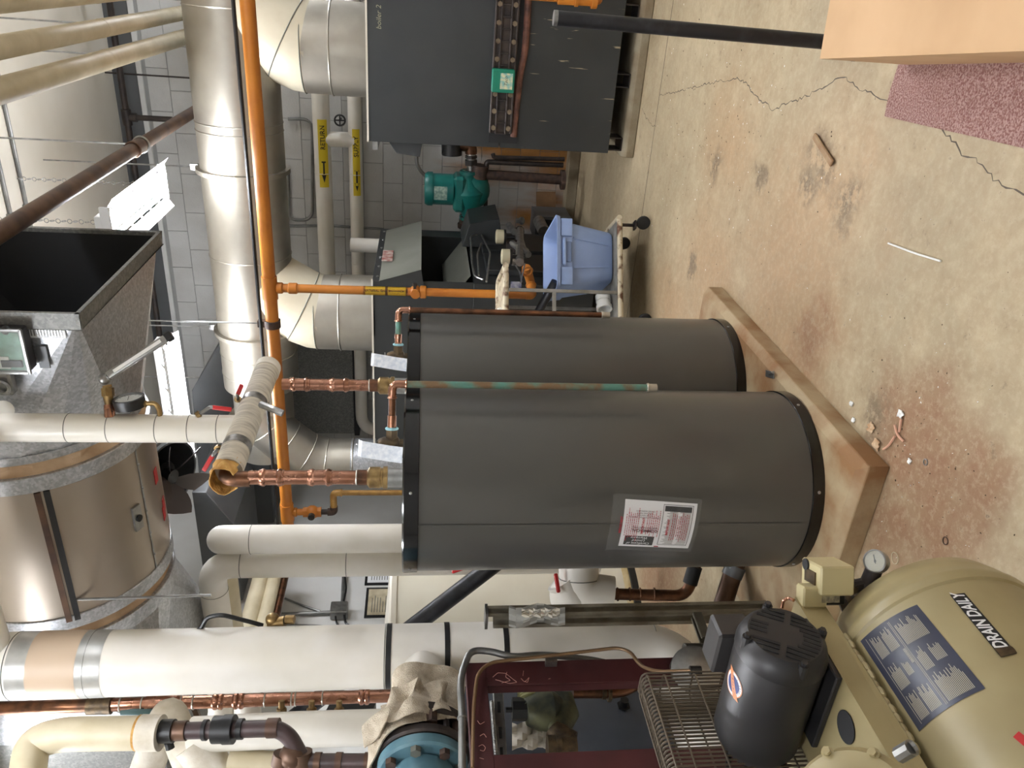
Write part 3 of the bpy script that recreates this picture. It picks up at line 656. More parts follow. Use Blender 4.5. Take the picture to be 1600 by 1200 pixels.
for z, h, r in ((zg-.075, .05, .043), (zt(458), .07, .043), (zt(655)+.03, .05, .05), (zt(655)-.03, .05, .05)):
    G().lathe([(r-.006, -h/2), (r, -h/2+.008), (r, h/2-.008), (r-.006, h/2)], (gx1, GY, z), Z, 22).make('fitting', m_gas, gb_)
G().cyl((gx1, GY-.06, zt(649)), (gx1, GY+.05, zt(649)), .036, n=18).ball((gx1, GY, zt(649)), .05, 14).make('valve_body', m_gas, gb_)
G().box((gx1+.05, GY-.02, zt(648)+.0), (.05, .03, .02)).cyl((gx1+.02, GY, zt(648)), (gx1+.07, GY, zt(648)), .018, n=10).make('valve_stop', m_blackiron, gb_)
lb = lambda a, b_, nm, m: G().cyl((gx1, GY, zt(a)), (gx1, GY, zt(b_)), .0342, n=26, caps=False).make(nm, m, gb_)
lb(567, 637, 'marker_tape', m_gas); 
m_mark = mat('marker_yellow', (244, 212, 60), .45)
mk = lb(571, 602, 'marker', m_mark); mk2 = lb(606, 634, 'flow_marker', m_mark)
for a, b_ in ((568, 571), (602, 606), (634, 637)): lb(a, b_, 'marker_band', m_ink)
dcam = V((-gx1, -GY, 0)).normalized(); sd = Z.cross(dcam)
def gw(zc):   # reading downwards, wrapped on the drop
    return lambda x, y: V((gx1, GY, zc-x))+(dcam*math.cos(y/.0346)+sd*math.sin(y/.0346))*.0346
letters('lettering', 'NATURAL GAS', .0265, m_ink, mk, None, None, None, gw(zt(586.5)), bold=.0006)
G().sheet([[gw(zt(620))(x, y) for y in (-.0022, .0022)] for x in (-.06, .035)]).sheet([[gw(zt(620))(.03, -.009), gw(zt(620))(.03, .009)], [gw(zt(620))(.06, -.0005), gw(zt(620))(.06, .0005)]]).sheet([[gw(zt(620))(x, y) for y in (-.007, .007)] for x in (-.066, -.05)]).make('arrow', m_ink, mk2)
ze = zt(832)
e_ = V((gx1, GY, ze))
G().tube([e_+Z*.05, e_, e_+V((.06, .14, 0)), on_x(822, 418, LX1+.25)], .036, 20, .05).make('elbow', m_gas, gb_)
G().torus(e_+V((.045, .1, 0)), V((.4, .9, 0)), .036, .008, 20, 8).make('elbow_bead', m_gas, gb_)
G().torus(on_x(824, 424, LX1+.25), V((.2, .9, .1)), .038, .009, 20, 8).make('elbow_bead', m_gas, gb_)
gd = thing('gas_drop', 'dull yellow gas drop with brown elbow behind the front tank', 'gas pipe', (gx2, GY, 1.8))
zd = lambda px: on_y(px, 800, GY).z
x3 = on_y(560, 770, GY).x; z3 = zd(527)
G().cyl((gx2, GY, zg-.04), (gx2, GY, zd(476)), .03, n=18).lathe([(.03, 0), (.042, .01), (.042, .03), (.03, .05)], (gx2, GY, zg-.09), Z, 18).make('upper_pipe', m_gas, gd)
G().ball((gx2, GY, zd(488)), .062, 14).cyl((gx2, GY, zd(474)), (gx2, GY, zd(502)), .045, n=8).make('valve_body', m_gas, gd)
G().cyl((gx2, GY-.0, zd(488)), (gx2-.0, GY-.085, zd(488)), .03, n=10).make('valve_cap', m_blackiron, gd)
G().cyl((gx2, GY, zd(501)), (gx2, GY, zd(516)), .024, n=14).make('nipple', m_blackiron, gd)
z4 = zd(522)
G().tube([(gx2, GY, zd(512)), (gx2, GY, z4), (gx2+.06, GY, z4)], .034, 16, .05).make('lower_elbow', m_rustdark, gd)
G().tube([(gx2+.04, GY, z4), (x3, GY, z4), (x3, GY, z4-.08)], .03, 16, .05).torus((x3, GY, z4-.07), Z, .03, .006, 16, 6).make('upper_elbow', m_gasb, gd)
G().cyl((x3, GY, z4-.06), (x3, GY, .6), .024, n=16).make('lower_pipe', m_gasb, gd)
# ================================================================== insulated pipes along the back wall
PYB = 8.2
def wall_pipe(z, x0, x1, r, label, text, py_t, down=None):
    t = thing('heating_pipe', label, 'insulated pipe', (x1, PYB, z-r), 'insulated heating pipes on the back wall')
    pts = [(x0, PYB, z), (x1, PYB, z)]+([(x1, PYB, down)] if down else [])
    G().tube(pts, r, 24, .22, 8).make('jacket', m_white, t)
    x = x0-.9
    while x > x1+.4: G().torus((x, PYB, z), X, r, .004, 24, 6).make('seam_bead', m_white, t); x -= .95
    c = on_y(500, py_t, PYB).x; mk = G().cyl((c-.33, PYB, z), (c+.33, PYB, z), r+.0015, n=24, caps=False)
    k = [f for f in mk.f]
    G().sheet([[V((c+dx, PYB, z))+V((0, -math.cos(a), math.sin(a)))*(r+.002) for a in (-.75, -.4, 0, .35)] for dx in (-.33, .33)]).make('marker', m_yel, t)
    mk = [o for o in t.children if o.name.startswith('marker')][0]
    wr = lambda x, y: V((c-.0-x, PYB, z))+V((0, -math.cos(y/r-.2), math.sin(y/r-.2)))*(r+.003)
    letters('lettering', text, .062, m_ink, mk, None, None, None, lambda x, y: wr(-x-.16, y), bold=.001)
    G().sheet([[wr(x, y) for y in (-.008, .008)] for x in (.08, .2)]).sheet([[wr(.2, -.022), wr(.2, .022)], [wr(.28, -.001), wr(.28, .001)]]).sheet([[wr(x, y) for y in (-.02, .02)] for x in (.07, .085)]).make('arrow', m_ink, mk)
    return t
w1 = wall_pipe(2.65, .9, -3.15, .085, 'thicker, higher cream pipe on the block wall with a yellow marker', 'RETURN', 238)
w2 = wall_pipe(2.325, .9, -4.94, .068, 'thinner, lower cream pipe on the block wall bending down behind the riser', 'SUPPLY', 250, .4)
xc = on_y(515, 217, PYB).x
G().cyl((xc, PYB, 2.33), (xc, PYB, 2.62), .075, n=20).make('bypass_pipe', m_white, label='short white insulated bypass between the two wall pipes', cat='insulated pipe')
xw = on_y(530, 190, PYB-.08).x; cw = on_y(531, 188, PYB-.08)
hw = thing('handwheel', 'small black valve handwheel between the two wall pipes', 'valve', cw)
G().torus(cw, (.3, -1, 0), .05, .009, 18, 6).make('rim', m_blk, hw); G().box(cw, (.09, .012, .012)).box(cw, (.012, .012, .09)).cyl(cw, cw+V((0, .1, 0)), .012, n=8).make('spokes_and_stem', m_blk, hw)
# ================================================================== circulation pump and iron pipes beside the right boiler
PPY = 8.0
P = lambda px, py, y=PPY: on_y(px, py, y)
pu = thing('circulation_pump', 'green circulation pump hung between flanges by the back wall', 'pump', P(755, 300))
c = P(700, 296); ax_t, ax_b = P(668, 296), P(712, 296)
G().cyl((c.x, PPY, P(708, 296).z), (c.x, PPY, P(672, 296).z), .155, n=28).make('motor_body', m_green, pu)
G().lathe([(.155, 0), (.168, .0), (.168, .05), (.15, .08), (.05, .085)], (c.x, PPY, P(676, 296).z), Z, 28).make('motor_cap', m_green, pu)
G().sheet([[V((c.x+.157*math.sin(a), PPY-.157*math.cos(a), z)) for a in (-.5, -.2, .1, .4)] for z in (P(698, 300).z, P(678, 300).z)]).make('rating_plate', mat('plate_pale_green', (176, 196, 180), .5, c2=(110, 140, 130), scale=40), pu)
G().box((c.x-.02, PPY, P(717, 300).z), (.36, .28, .12)).make('bracket', m_green, pu, bevel=.03)
va = [P(733, 268), P(730, 285), P(735, 305), P(733, 335)]
G().sweep([P(733, 266), P(731, 280), P(733, 300), P(733, 320), P(733, 338)], [.07, .10, .17, .12, .07], 24).ball(P(741, 297), (.19, .12, .16), 20).make('volute', m_green, pu)
G().sweep([P(729, 268), P(728, 285), P(728, 310), P(730, 335)], [.045, .05, .05, .045], 14).make('volute_rib', m_green, pu)
for py, r, m in ((269, .095, m_green), (340, .10, m_green)): G().cyl(P(733, py-2.5), P(733, py+2.5), r, n=24).make('pump_flange', m, pu)
for py, r in ((345, .105), (352, .12)): G().cyl(P(733, py-3), P(733, py+3), r, n=24).make('iron_flange', m_rustdark, pu)
G().cyl(P(733, 340), P(733, 366), .06, n=16).make('lower_pipe', m_rustdark, pu)
for i in range(6):
    a = i*math.pi/3; o_ = V((0, math.cos(a), math.sin(a)))*.09; G().cyl(P(733, 337)+o_, P(733, 356)+o_, .012, n=6).make('bolt', m_rustdark, pu)
up = thing('pump_nipple', 'rusty union and nipples joining the green pump to the boiler', 'pipe fitting', P(735, 262))
G().cyl(P(736, 266), P(736, 238), .042, n=16).make('nipple', m_steel, up); G().cyl(P(736, 258), P(736, 250), .068, n=6).cyl(P(736, 247), P(736, 243), .06, n=8).make('union', m_blackiron, up)
G().tube([P(736, 240), P(736, 228), P(716, 226)], .06, 14, .05).make('elbow', m_copper_o, up)
bp_ = thing('iron_pipework', 'dark iron pipes standing on the kerb below the green pump', 'iron pipe', P(880, 262))
G().tube([P(748, 262), P(748, 272), P(880, 281)], .05, 14, .02).make('thick_pipe', m_rustdark, bp_); G().cyl(P(750, 258), P(747, 278), .09, n=18).make('flange', m_rustdark, bp_)
G().cyl(P(876, 281), P(882, 281), .1, n=18).make('floor_flange', m_rustdark, bp_)
G().tube([P(760, 262), P(760, 253), P(880, 258)], .026, 10, .03).make('pipe', m_blackiron, bp_); G().tube([P(770, 240), P(772, 246), P(882, 249)], .022, 10, .03).make('pipe', m_blackiron, bp_)
G().tube([P(760, 262), P(758, 350)], .022, 10, 0).make('pipe', m_blackiron, bp_)
G().cyl(P(690, 232), P(717, 232), .055, n=14).cyl(P(706, 222), P(706, 242), .1, n=18).make('header_flange', m_blk, bp_)
cd = thing('pump_conduit', 'grey conduit curving from the boiler to the green pump motor', 'conduit', P(650, 240))
G().tube([P(651, 232), P(651, 262), P(672, 281), P(681, 282)], .018, 10, .12).make('conduit', m_conduit, cd); G().tube([P(681, 284), P(690, 278), P(705, 283), P(706, 292)], .014, 8, .08).make('flexible_whip', m_conduit, cd)
G().prism([P(868, 300, 8.33), P(868, 345, 8.33), P(838, 345, 8.33), P(838, 300, 8.33)], (0, .01, 0)).make('rust_stained_board', mat('rust_board', (112, 82, 54), .8, c2=(138, 104, 70), scale=5), label='rust-brown board leaning at the foot of the back wall', cat='board', smooth=0)
bx = thing('louvre_box', 'dark metal box with a pipe stub on the kerb behind the blue bin', 'metal box', P(870, 345, 8.1))
a, b_ = P(836, 334, 8.0), P(873, 372, 8.0)
G().bb((b_.x, 7.9, .12), (a.x, 8.3, a.z)).make('box_shell', m_unit, bx, smooth=0); G().bb((b_.x+.03, 7.895, .15), (a.x-.03, 7.9, a.z-.03)).make('box_opening', m_dark, bx, smooth=0)
G().cyl(P(842, 345, 7.85), P(850, 362, 7.6), .06, n=16).make('pipe_stub', m_steel, bx)
# thin conduits on the back wall
cw_ = thing('wall_conduit', 'thin conduit looping on the block wall beside the insulated pipes', 'conduit', (-2, 8.46, 2.6))
W = lambda px, py: on_y(px, py, 8.46)
G().tube([W(450, 186), W(488, 186), W(488, 335), W(480, 344), W(452, 344), W(450, 262)], .016, 8, .12).make('conduit', m_conduit, cw_)
G().tube([W(450, 353), W(520, 353), W(600, 358)], .014, 8, 0).make('conduit', m_conduit, cw_); G().tube([W(450, 300), W(450, 420)], .014, 8, 0).make('conduit', m_conduit, cw_)
G().lathe([(.06, 0), (.068, .005), (.068, .28), (.05, .285)], (on_y(590, 384, 7.45).x, 7.45, 2.05), Z, 22).make('vent_stub', m_white, label='short cream vent stub on the boiler top behind the grey draft hood', cat='vent pipe')
# ================================================================== pipes under the ceiling
for x, r, lab in ((-.665, .062, 'cream insulated ceiling pipe, nearest of three to the brown pipe'), (-.478, .056, 'cream insulated ceiling pipe, middle one of three'), (-.272, .064, 'cream insulated ceiling pipe, farthest of three from the brown pipe')):
    t = thing('ceiling_pipe', lab, 'insulated pipe', (x, 4, 3.7-r), 'cream insulated ceiling pipes')
    G().cyl((x, .2, 3.7), (x, 8.46, 3.7), r, n=24).make('jacket', m_cream, t)
    for y in (2.1, 3.9, 5.7, 7.4): G().torus((x, y, 3.7), Y, r, .002, 24, 4).make('seam_bead', m_cream, t)
    for y in (3.2, 6.0): G().cyl((x, y, 3.7+r), (x, y, ZC), .006, n=8).make('hanger_rod', m_steel, t)
xb = (on_z(0, 375, 3.52).x+on_z(300, 170, 3.52).x)/2
t = thing('brown_pipe', 'bare brown iron pipe crossing above the open black duct', 'iron pipe', (xb, 5, 3.48))
G().cyl((xb, 1.0, 3.52), (xb, 8.46, 3.52), .043, n=22).make('pipe', m_brownpipe, t)
yc_ = on_z(214, 236, 3.52).y; G().cyl((xb, yc_-.07, 3.52), (xb, yc_+.07, 3.52), .05, n=22).torus((xb, yc_-.07, 3.52), Y, .047, .008, 22, 6).make('coupling', m_brownpipe, t)
G().torus((xb, yc_+.1, 3.52), Y, .05, .009, 22, 6).cyl((xb, yc_+.1, 3.57), (xb, yc_+.1, ZC), .006, n=8).make('hanger', m_steel, t)
t = thing('sprinkler_pipe', 'dark sprinkler pipe along the top of the block wall', 'iron pipe', (-1.5, 8.0, 4.38))
G().cyl((2.5, 8.0, 4.41), (-5.4, 8.0, 4.41), .03, n=14).make('pipe', m_blackiron, t)
xs = on_y(196, 183, 8.0).x; G().cyl((xs-.07, 8, 4.41), (xs+.07, 8, 4.41), .045, n=14).cyl((xs, 8, 4.41), (xs, 8, 4.32), .04, n=14).make('tee', m_blackiron, t)
G().cyl((xs, 8, 4.35), (xs, 8, 4.0), .026, n=12).lathe([(.012, 0), (.03, .01), (.02, .04)], (xs, 8, 3.96), Z, 12).make('drop', m_blackiron, t)
for y, lab in ((6.24, 'thin ceiling conduit nearer the block wall'), (5.98, 'thin ceiling conduit nearer the camera')):
    t = thing('ceiling_conduit', lab, 'conduit', (-1.5, y, ZC-.03), 'grey conduits on the ceiling')
    G().cyl((2.5, y, ZC-.016), (-4.9, y, ZC-.016), .015, n=10).make('conduit', m_conduit, t)
    for i in range(4): G().box((1-i*1.4, y, ZC-.012), (.03, .07, .02)).make('strap', m_steel, t)
t = thing('hanger_bar', 'short thin rod hanging by the flue near the ceiling pipes', 'hanger rod', (-.95, 8.3, 4))
G().cyl(V((on_y(210, 116, 8.3).x, 8.3, ZC)), on_y(300, 122, 8.3), .008, n=8).make('rod', m_blackiron, t)
# ================================================================== supply fan and its duct
AY_, AZ_, AR = 3.795, 3.67, .559
def loft_sq(x0, x1, half, r, y=AY_, z=AZ_):
    """square at x0 to circle at x1 with fanned corners"""
    q = G(); K = 5; cs = [V((x0, y+sy*half, z+sz*half)) for sy, sz in ((-1, -1), (1, -1), (1, 1), (-1, 1))]
    def cp(a): return V((x1, y+r*math.cos(a), z+r*math.sin(a)))
    base = [math.radians(225), math.radians(315), math.radians(45), math.radians(135)]
    for i in range(4):
        c0 = base[i]-math.pi/4
        for k in range(K):
            a, b_ = c0+math.pi/2*k/K, c0+math.pi/2*(k+1)/K; q.add([cs[i], cp(a), cp(b_)], [(0, 1, 2)])
        q.add([cs[i], cp(c0+math.pi/2), cs[(i+1) % 4]], [(0, 1, 2)])
    return q
dh = thing('intake_duct', 'galvanised square-to-round duct with a wide black open mouth', 'air duct', (-1.72, AY_, 3.0))
loft_sq(-1.408, -2.15, .57, .5375).make('transition', m_galv, dh, smooth=0)
loft_sq(-1.397, -2.15, .561, .529).make('inner_shade_skin', m_dark, dh, smooth=0)  # black skin paints in the shade inside the bare galvanised duct
q = G()
for a, b_ in (((3.205, 3.08), (4.385, 3.1)), ((3.205, 4.24), (4.385, 4.26)), ((3.205, 3.08), (3.225, 4.26)), ((4.365, 3.08), (4.385, 4.26))):
    q.bb((-1.451, a[0], a[1]), (-1.376, b_[0], b_[1]))
q.make('mouth_flange', m_galvd, dh, bevel=.003, smooth=0)
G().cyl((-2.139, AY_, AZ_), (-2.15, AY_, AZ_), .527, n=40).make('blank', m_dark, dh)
# control panel and plates on its near side
cpn = thing('control_panel', 'clear-lidded green circuit box on the side of the duct', 'control box', on_y(25, 548, 3.215))
pa, pb = on_y(2, 515, 3.155), on_y(48, 582, 3.155)
G().bb((pb.x, 3.155, pb.z), (pa.x, 3.225, pa.z+.06)).make('case', mat('case_dark', (48, 48, 52), .4), cpn, bevel=.006, smooth=0)
G().bb((pb.x+.012, 3.151, pb.z+.012), (pa.x-.012, 3.156, pa.z+.05)).make('circuit_board', mat('circuit_green', (16, 112, 84), .4, c2=(110, 176, 150), scale=16), cpn, smooth=0)
G().bb((pb.x+.02, 3.145, pb.z+.07), (pb.x+.075, 3.151, pb.z+.13)).make('chip', m_wht, cpn, smooth=0)
G().bb((pb.x+.03, 3.14, pb.z+.02), (pb.x+.06, 3.151, pb.z+.1)).make('terminal_strip', m_blk, cpn, smooth=0)
for s in (0, 1): G().bb((pb.x-.004, 3.143, pb.z-.004+s*(pa.z+.06-pb.z)), (pa.x+.004, 3.157, pb.z+.006+s*(pa.z+.06-pb.z))).bb((pb.x-.004+s*(pa.x-pb.x), 3.143, pb.z), (pb.x+.006+s*(pa.x-pb.x), 3.157, pa.z+.06)).make('lid_frame', m_steel, cpn, smooth=0)
G().bb((pb.x, 3.137, pb.z), (pa.x, 3.142, pa.z+.06)).make('lid', m_glass, cpn, smooth=0)
G().ball(on_y(10, 516, 3.165), .022, 10).make('knob', m_blk, cpn)
pa, pb = on_y(40, 510, 3.223), on_y(104, 528, 3.223)
pl = G().bb((min(pa.x, pb.x), 3.219, pb.z), (max(pa.x, pb.x)+.01, 3.225, pa.z)).make('grille_plate', m_refl, dh, smooth=0)
for i in range(16): z = pb.z+.012+i*.012; G().bb((pb.x+.01, 3.216, z), (pa.x-.004, 3.219, z+.005)).make('rib', m_steel, pl, smooth=0)
pa, pb = on_y(55, 540, 3.223), on_y(80, 575, 3.223); G().bb((pb.x, 3.219, pb.z), (pa.x, 3.225, pa.z)).make('grey_plate', m_unit, dh, bevel=.002, smooth=0)
tm = thing('damper_motor', 'small steel actuator with dial on the duct below the circuit box', 'actuator', on_y(8, 605, 3.205))
G().box(on_y(8, 596, 3.195), (.12, .05, .07)).make('body', m_steel, tm, bevel=.01); G().torus(on_y(3, 606, 3.155), Y, .03, .009, 16, 6).make('dial_ring', m_steel, tm); G().cyl(on_y(4, 642, 3.195), on_y(4, 642, 3.155), .045, n=20).make('dial', m_wht, tm)
# canvas collar, fan casing
fn = thing('duct_fan', 'round stainless duct fan casing hung under the ceiling', 'duct fan', (-2.688, AY_, 3.0))
def canvas(x0, x1, nm):
    q = G(); n = 64
    rows = []
    for i in range(7):
        f = i/6; x = x0+(x1-x0)*f
        rows.append([V((x, AY_+math.cos(a)*rr, AZ_+math.sin(a)*rr)) for a, rr in ((2*math.pi*j/n, .543-.03*math.sin(f*math.pi)*(1+.6*math.sin(j*1.7)+.4*math.sin(j*.9+f*3))) for j in range(n+1))])
    q.sheet(rows).make(nm, m_cloth, fn)
band = lambda x0, x1, r, m, nm: G().lathe([(r-.02, 0), (r, 0), (r+.004, .004), (r+.004, abs(x1-x0)-.004), (r, abs(x1-x0)), (r-.02, abs(x1-x0))], (x0, AY_, AZ_), -X, 64, caps=False).make(nm, m, fn)
band(-2.139, -2.182, .541, m_galv, 'collar_band'); canvas(-2.171, -2.257, 'canvas_collar'); band(-2.247, -2.333, .559, m_galv, 'casing_band')
G().cyl((-2.322, AY_, AZ_), (-3.139, AY_, AZ_), AR, n=72, caps=False).make('casing', m_stain, fn)
band(-3.117, -3.204, .563, m_galv, 'casing_band'); canvas(-3.193, -3.289, 'canvas_collar'); band(-3.279, -3.376, .559, m_galv, 'collar_band')
loft_sq(-4.031, -3.365, .57, .5536).make('outlet_transition', m_galv, fn, smooth=0)
G().bb((-4.73, 3.225, 3.1), (-4.021, 4.365, 4.24)).make('outlet_duct', m_galvd, fn, smooth=0)
def on_fan(a, x, r): return V((x, AY_+r*math.cos(a), AZ_+r*math.sin(a)))
for dgr in (202, 206): G().beam(on_fan(math.radians(dgr), -2.333, AR+.005), on_fan(math.radians(dgr), -3.15, AR+.005), .028, .012, up=on_fan(math.radians(dgr), 0, 1)-on_fan(0, 0, 0)*0-V((0, AY_, AZ_))).make('access_rail', m_brownpipe if dgr == 202 else m_blk, fn, smooth=0)
a = math.radians(247); pb_ = on_fan(a, -2.709, AR+.004); nrm = V((0, math.cos(a), math.sin(a)))
G().beam(pb_-X*.075, pb_+X*.075, .055, .02, up=nrm).make('bracket_plate', m_steel, fn, smooth=0); G().cyl(pb_, pb_+nrm*.02, .02, n=12).make('bracket_hole', m_blk, fn)
a = math.radians(255); G().beam(on_fan(a, -2.333, AR+.002), on_fan(a, -3.139, AR+.002), .01, .004, up=V((0, math.cos(a), math.sin(a)))).make('casing_seam', m_steel, fn, smooth=0)
for i in range(5): G().ball(on_fan(a, -2.419-i*.15, AR+.004), .008, 8).make('rivet', m_steel, fn)
for a_, x0 in ((272, -2.558), (278, -2.795), (276, -2.838)):
    a = math.radians(a_); G().beam(on_fan(a, x0, AR+.002), on_fan(a, x0-.09, AR+.002), .05, .003, up=V((0, math.cos(a), math.sin(a)))).make('red_sticker', m_red, fn, smooth=0)
for y in (3.3, 4.3): G().cyl((-2.193, y, 3.95), (-2.193, y, ZC), .008, n=8).make('hanger_rod', m_steel, fn)
t = thing('insulated_run', 'white insulated pipe joining the fat riser in front of the fan', 'insulated pipe', (-2, 2.82, 3.5))
G().cyl((-1.2, 2.82, 3.58), (-2.9, 2.82, 3.58), .085, n=24).make('jacket', m_white, t)
G().cyl(on_y(44, 939, 3.3), on_y(330, 930, 3.3), .007, n=8).make('hanging_rod', m_steel, label='thin steel rod hanging beside the fan and white elbows', cat='hanger rod')
# ================================================================== unit heater with propeller, grey cabinet, far duct
uh = thing('unit_heater', 'dark unit heater with pointed propeller blades below the fan', 'unit heater', at_d(270, 740, 5.4))
uc = at_d(262, 742, 5.4); un = (-Z*.86-CF*.38-CR*.2).normalized(); uu, uw, _ = basis(un)
G().lathe([(.235, -.34), (.25, -.3), (.25, -.06), (.262, -.05), (.262, -.02), (.25, -.01), (.25, .02), (.235, .02), (.235, -.3)], uc, un, 40, caps=False).make('shroud', m_unit, uh)
G().cyl(uc-un*.32, uc-un*.3, .235, n=32).make('back_plate', m_dark, uh); G().cyl(uc-un*.15, uc+un*.05, .05, n=16).make('hub', m_blk, uh)
for i in range(5):
    a0 = 2*math.pi*i/5+.3; rows = []
    for k in range(6):
        f = k/5; r_ = .05+.2*f; tw = .7-.2*f; wd = .02+.13*f*(1.15-f*.75)
        rows.append([uc+(uu*math.cos(a0+s*wd/max(r_, .08))+uw*math.sin(a0+s*wd/max(r_, .08)))*r_+un*(s*wd*tw*1.5+.04+.08*f) for s in (-1, -.3, .4, 1)])
    G().sheet(rows, un*.003).make('blade', mat('blade_brown', (74, 66, 64), .4, .4), uh)
G().cyl(uc-un*.2, uc-un*.02+uw*0, .09, n=16).make('motor', m_blk, uh)
G().cyl(uc-un*.1, V((uc.x, uc.y, ZC)), .012, n=8).make('hanger_rod', m_steel, uh)
cb = thing('air_cabinet', 'grey sheet-metal air cabinet hung in the far corner', 'air handler', (-4.6, 7.2, 3.3))
G().prism([(-3.295, 7.1, 3.55), (-3.836, 7.1, 3.876), (-5.46, 7.1, 3.95), (-5.46, 7.1, 3.2), (-3.45, 7.1, 3.2)], (0, .8, 0)).make('upper_box', m_unit, cb, bevel=.006, smooth=0)
for x in (-3.9, -5.2): G().cyl((x, 7.5, 3.9), (x, 7.5, ZC), .008, n=8).make('hanger_rod', m_steel, cb)
G().prism([(-5.46, 5.9, 3.62), (-5.46, 5.9, 3.3), (-4.55, 5.9, 3.3), (-4.2, 5.9, 3.5), (-4.2, 5.9, 3.62)], (0, .9, 0)).make('lower_box', m_unit, cb, bevel=.006, smooth=0)
G().bb((-4.7, 4.95, 3.7), (-3.75, 5.5, ZC-.005)).make('filter_box', m_galvd, label='galvanised box right behind the duct fan', cat='metal box', bevel=.004, smooth=0)
t = thing('galvanised_chase', 'dull galvanised box duct on the wall behind the copper risers', 'air duct', (-4.4, 8.3, 2.4))
G().bb((-5.05, 8.30, 2.42), (-3.75, 8.48, 3.2)).make('duct_body', m_galvd, t, bevel=.004, smooth=0); G().bb((-5.07, 8.29, 2.36), (-3.73, 8.48, 2.42)).make('duct_flange', m_blk, t, smooth=0)
# ================================================================== wrapped header and the white pipe with gauges
HX = -1.86; HZ = 2.43
hd = thing('header_pipe', 'paper-wrapped header pipe with a torn end above the two tanks', 'insulated pipe', (HX, 3.1, HZ-.06))
m_wrap = mat('wrapped_paper', (206, 198, 182), .75, c2=(164, 156, 142), scale=9, lo=.4, hi=.7, bump=.4, bscale=45, stretch=(1, 6, 1))
G().cyl((HX, 2.76, HZ), (HX, 3.66, HZ), .06, n=28).make('wrapping', m_wrap, hd)
G().cyl((HX, 3.64, HZ), (HX, 3.70, HZ), .064, n=28).ball((HX, 3.69, HZ), (.06, .05, .06), 20).make('end_wrap', m_canvas, hd)
for y in (2.9, 3.28): G().cyl((HX, y, HZ), (HX, y+.05, HZ), .0612, n=28, caps=False).make('foil_tape', mat('foil_scuffed', (150, 148, 144), .4, .6, c2=(100, 98, 94), scale=30), hd)
rows = []
for i in range(8):
    y = 2.79-.014*i
    rows.append([V((HX+math.cos(a)*(.055+.006*math.sin(i+j*1.3)+.002*i), y-.02*max(0, math.sin(a*1+2.2))*(i/7), HZ+math.sin(a)*(.055+.006*math.sin(i*1.7+j)))) for j, a in ((j, math.radians(-60+300*j/14)) for j in range(15))])
G().sheet(rows, (0, 0, .004)).make('torn_insulation', m_fibre, hd)
G().tube([(HX, 2.86, HZ), (HX, T1[1], HZ), (HX, T1[1], HZ-.1)], .032, 20, .06).make('elbow', m_copper_o, hd)
G().tube([at_d(408, 632, 3.5), at_d(428, 640, 3.45), at_d(442, 646, 3.45)], .016, 8, .02).make('taped_stub', m_steel, hd)
VX, VY = -1.885, 3.13
vp = thing('white_riser', 'white insulated riser with a gauge and thermometer beside the duct', 'insulated pipe', (VX, VY, HZ))
G().cyl((VX, VY, HZ+.01), (VX, VY, ZC), .063, n=28).make('jacket', m_white, vp)
vz = lambda px: on_y(px, 668, VY).z
for px in (108, 172, 247, 297, 342): G().torus((VX, VY, vz(px)), Z, .0632, .0018, 28, 4).make('seam_bead', m_boilgrey, vp)
sdv = CR.copy(); sdv.z = 0; sdv.normalize(); tow = V((-VX, -VY, 0)).normalized()
fit = lambda px, py: at_d(px, py, (V((VX, VY, vz(px)))-CC).dot(CF)-.02)
th = thing('thermometer', 'brass-stemmed tilted thermometer on the white riser', 'thermometer', fit(172, 650))
G().cyl(fit(172, 652), fit(170, 632), .024, .02, n=14).make('well', m_copper, th); G().cyl(fit(170, 632), fit(169, 618), .016, .022, n=12).cyl(fit(169, 619), fit(168, 606), .026, n=6).cyl(fit(168, 606), fit(167, 602), .02, n=8).make('stem', m_brass, th)
G().ball(fit(163, 592), .026, 14).cyl(fit(163, 592), fit(170, 588), .02, n=12).make('swivel', m_steel, th)
a, b_ = fit(168, 588), fit(262, 527)
G().beam(a, b_, .034, .03, up=tow).make('scale_case', m_steel, th, bevel=.008, seg=2); G().beam(a.lerp(b_, .12)+tow*.015, a.lerp(b_, .9)+tow*.015, .014, .006, up=tow).make('glass_tube', m_wht, th, smooth=0); G().beam(a.lerp(b_, .96), a.lerp(b_, 1.07), .045, .034, up=tow).make('end_cap', m_blk, th, bevel=.006, smooth=0)
ga = thing('pressure_gauge', 'round black-rimmed pressure gauge on the white riser', 'gauge', fit(205, 645))
gc = fit(202, 628); gn = (CR*.9+tow*.34+Z*.1).normalized()
G().lathe([(.05, -.03), (.062, -.026), (.066, .0), (.066, .02), (.058, .022), (.056, .014)], gc, gn, 36, caps=False).cyl(gc-gn*.03, gc-gn*.025, .05, n=24).make('case', m_blk, ga); G().cyl(gc+gn*.008, gc+gn*.012, .057, n=32).make('dial', m_wht, ga)
gu, gw_, _ = basis(gn); G().beam(gc+gn*.0135-gu*.012, gc+gn*.0135+gu*.04+gw_*.012, .003, .001, up=gn).make('needle', m_ink, ga, smooth=0)
q = G()
for i in range(11): a_ = math.radians(-45+27*i); d_ = gu*math.cos(a_)+gw_*math.sin(a_); q.beam(gc+gn*.0128+d_*.044, gc+gn*.0128+d_*.053, .002, .0006, up=gn)
q.make('dial_ticks', m_ink, ga, kind='stuff', smooth=0)
G().cyl(gc+gn*.0205, gc+gn*.0215, .0575, n=32).make('glass', m_glass, ga)
G().tube([fit(222, 631), fit(243, 630), fit(249, 640), fit(250, 652)], .011, 10, .02).torus(fit(228, 631), Z, .011, .005, 10, 6).make('stem', m_brass, ga)
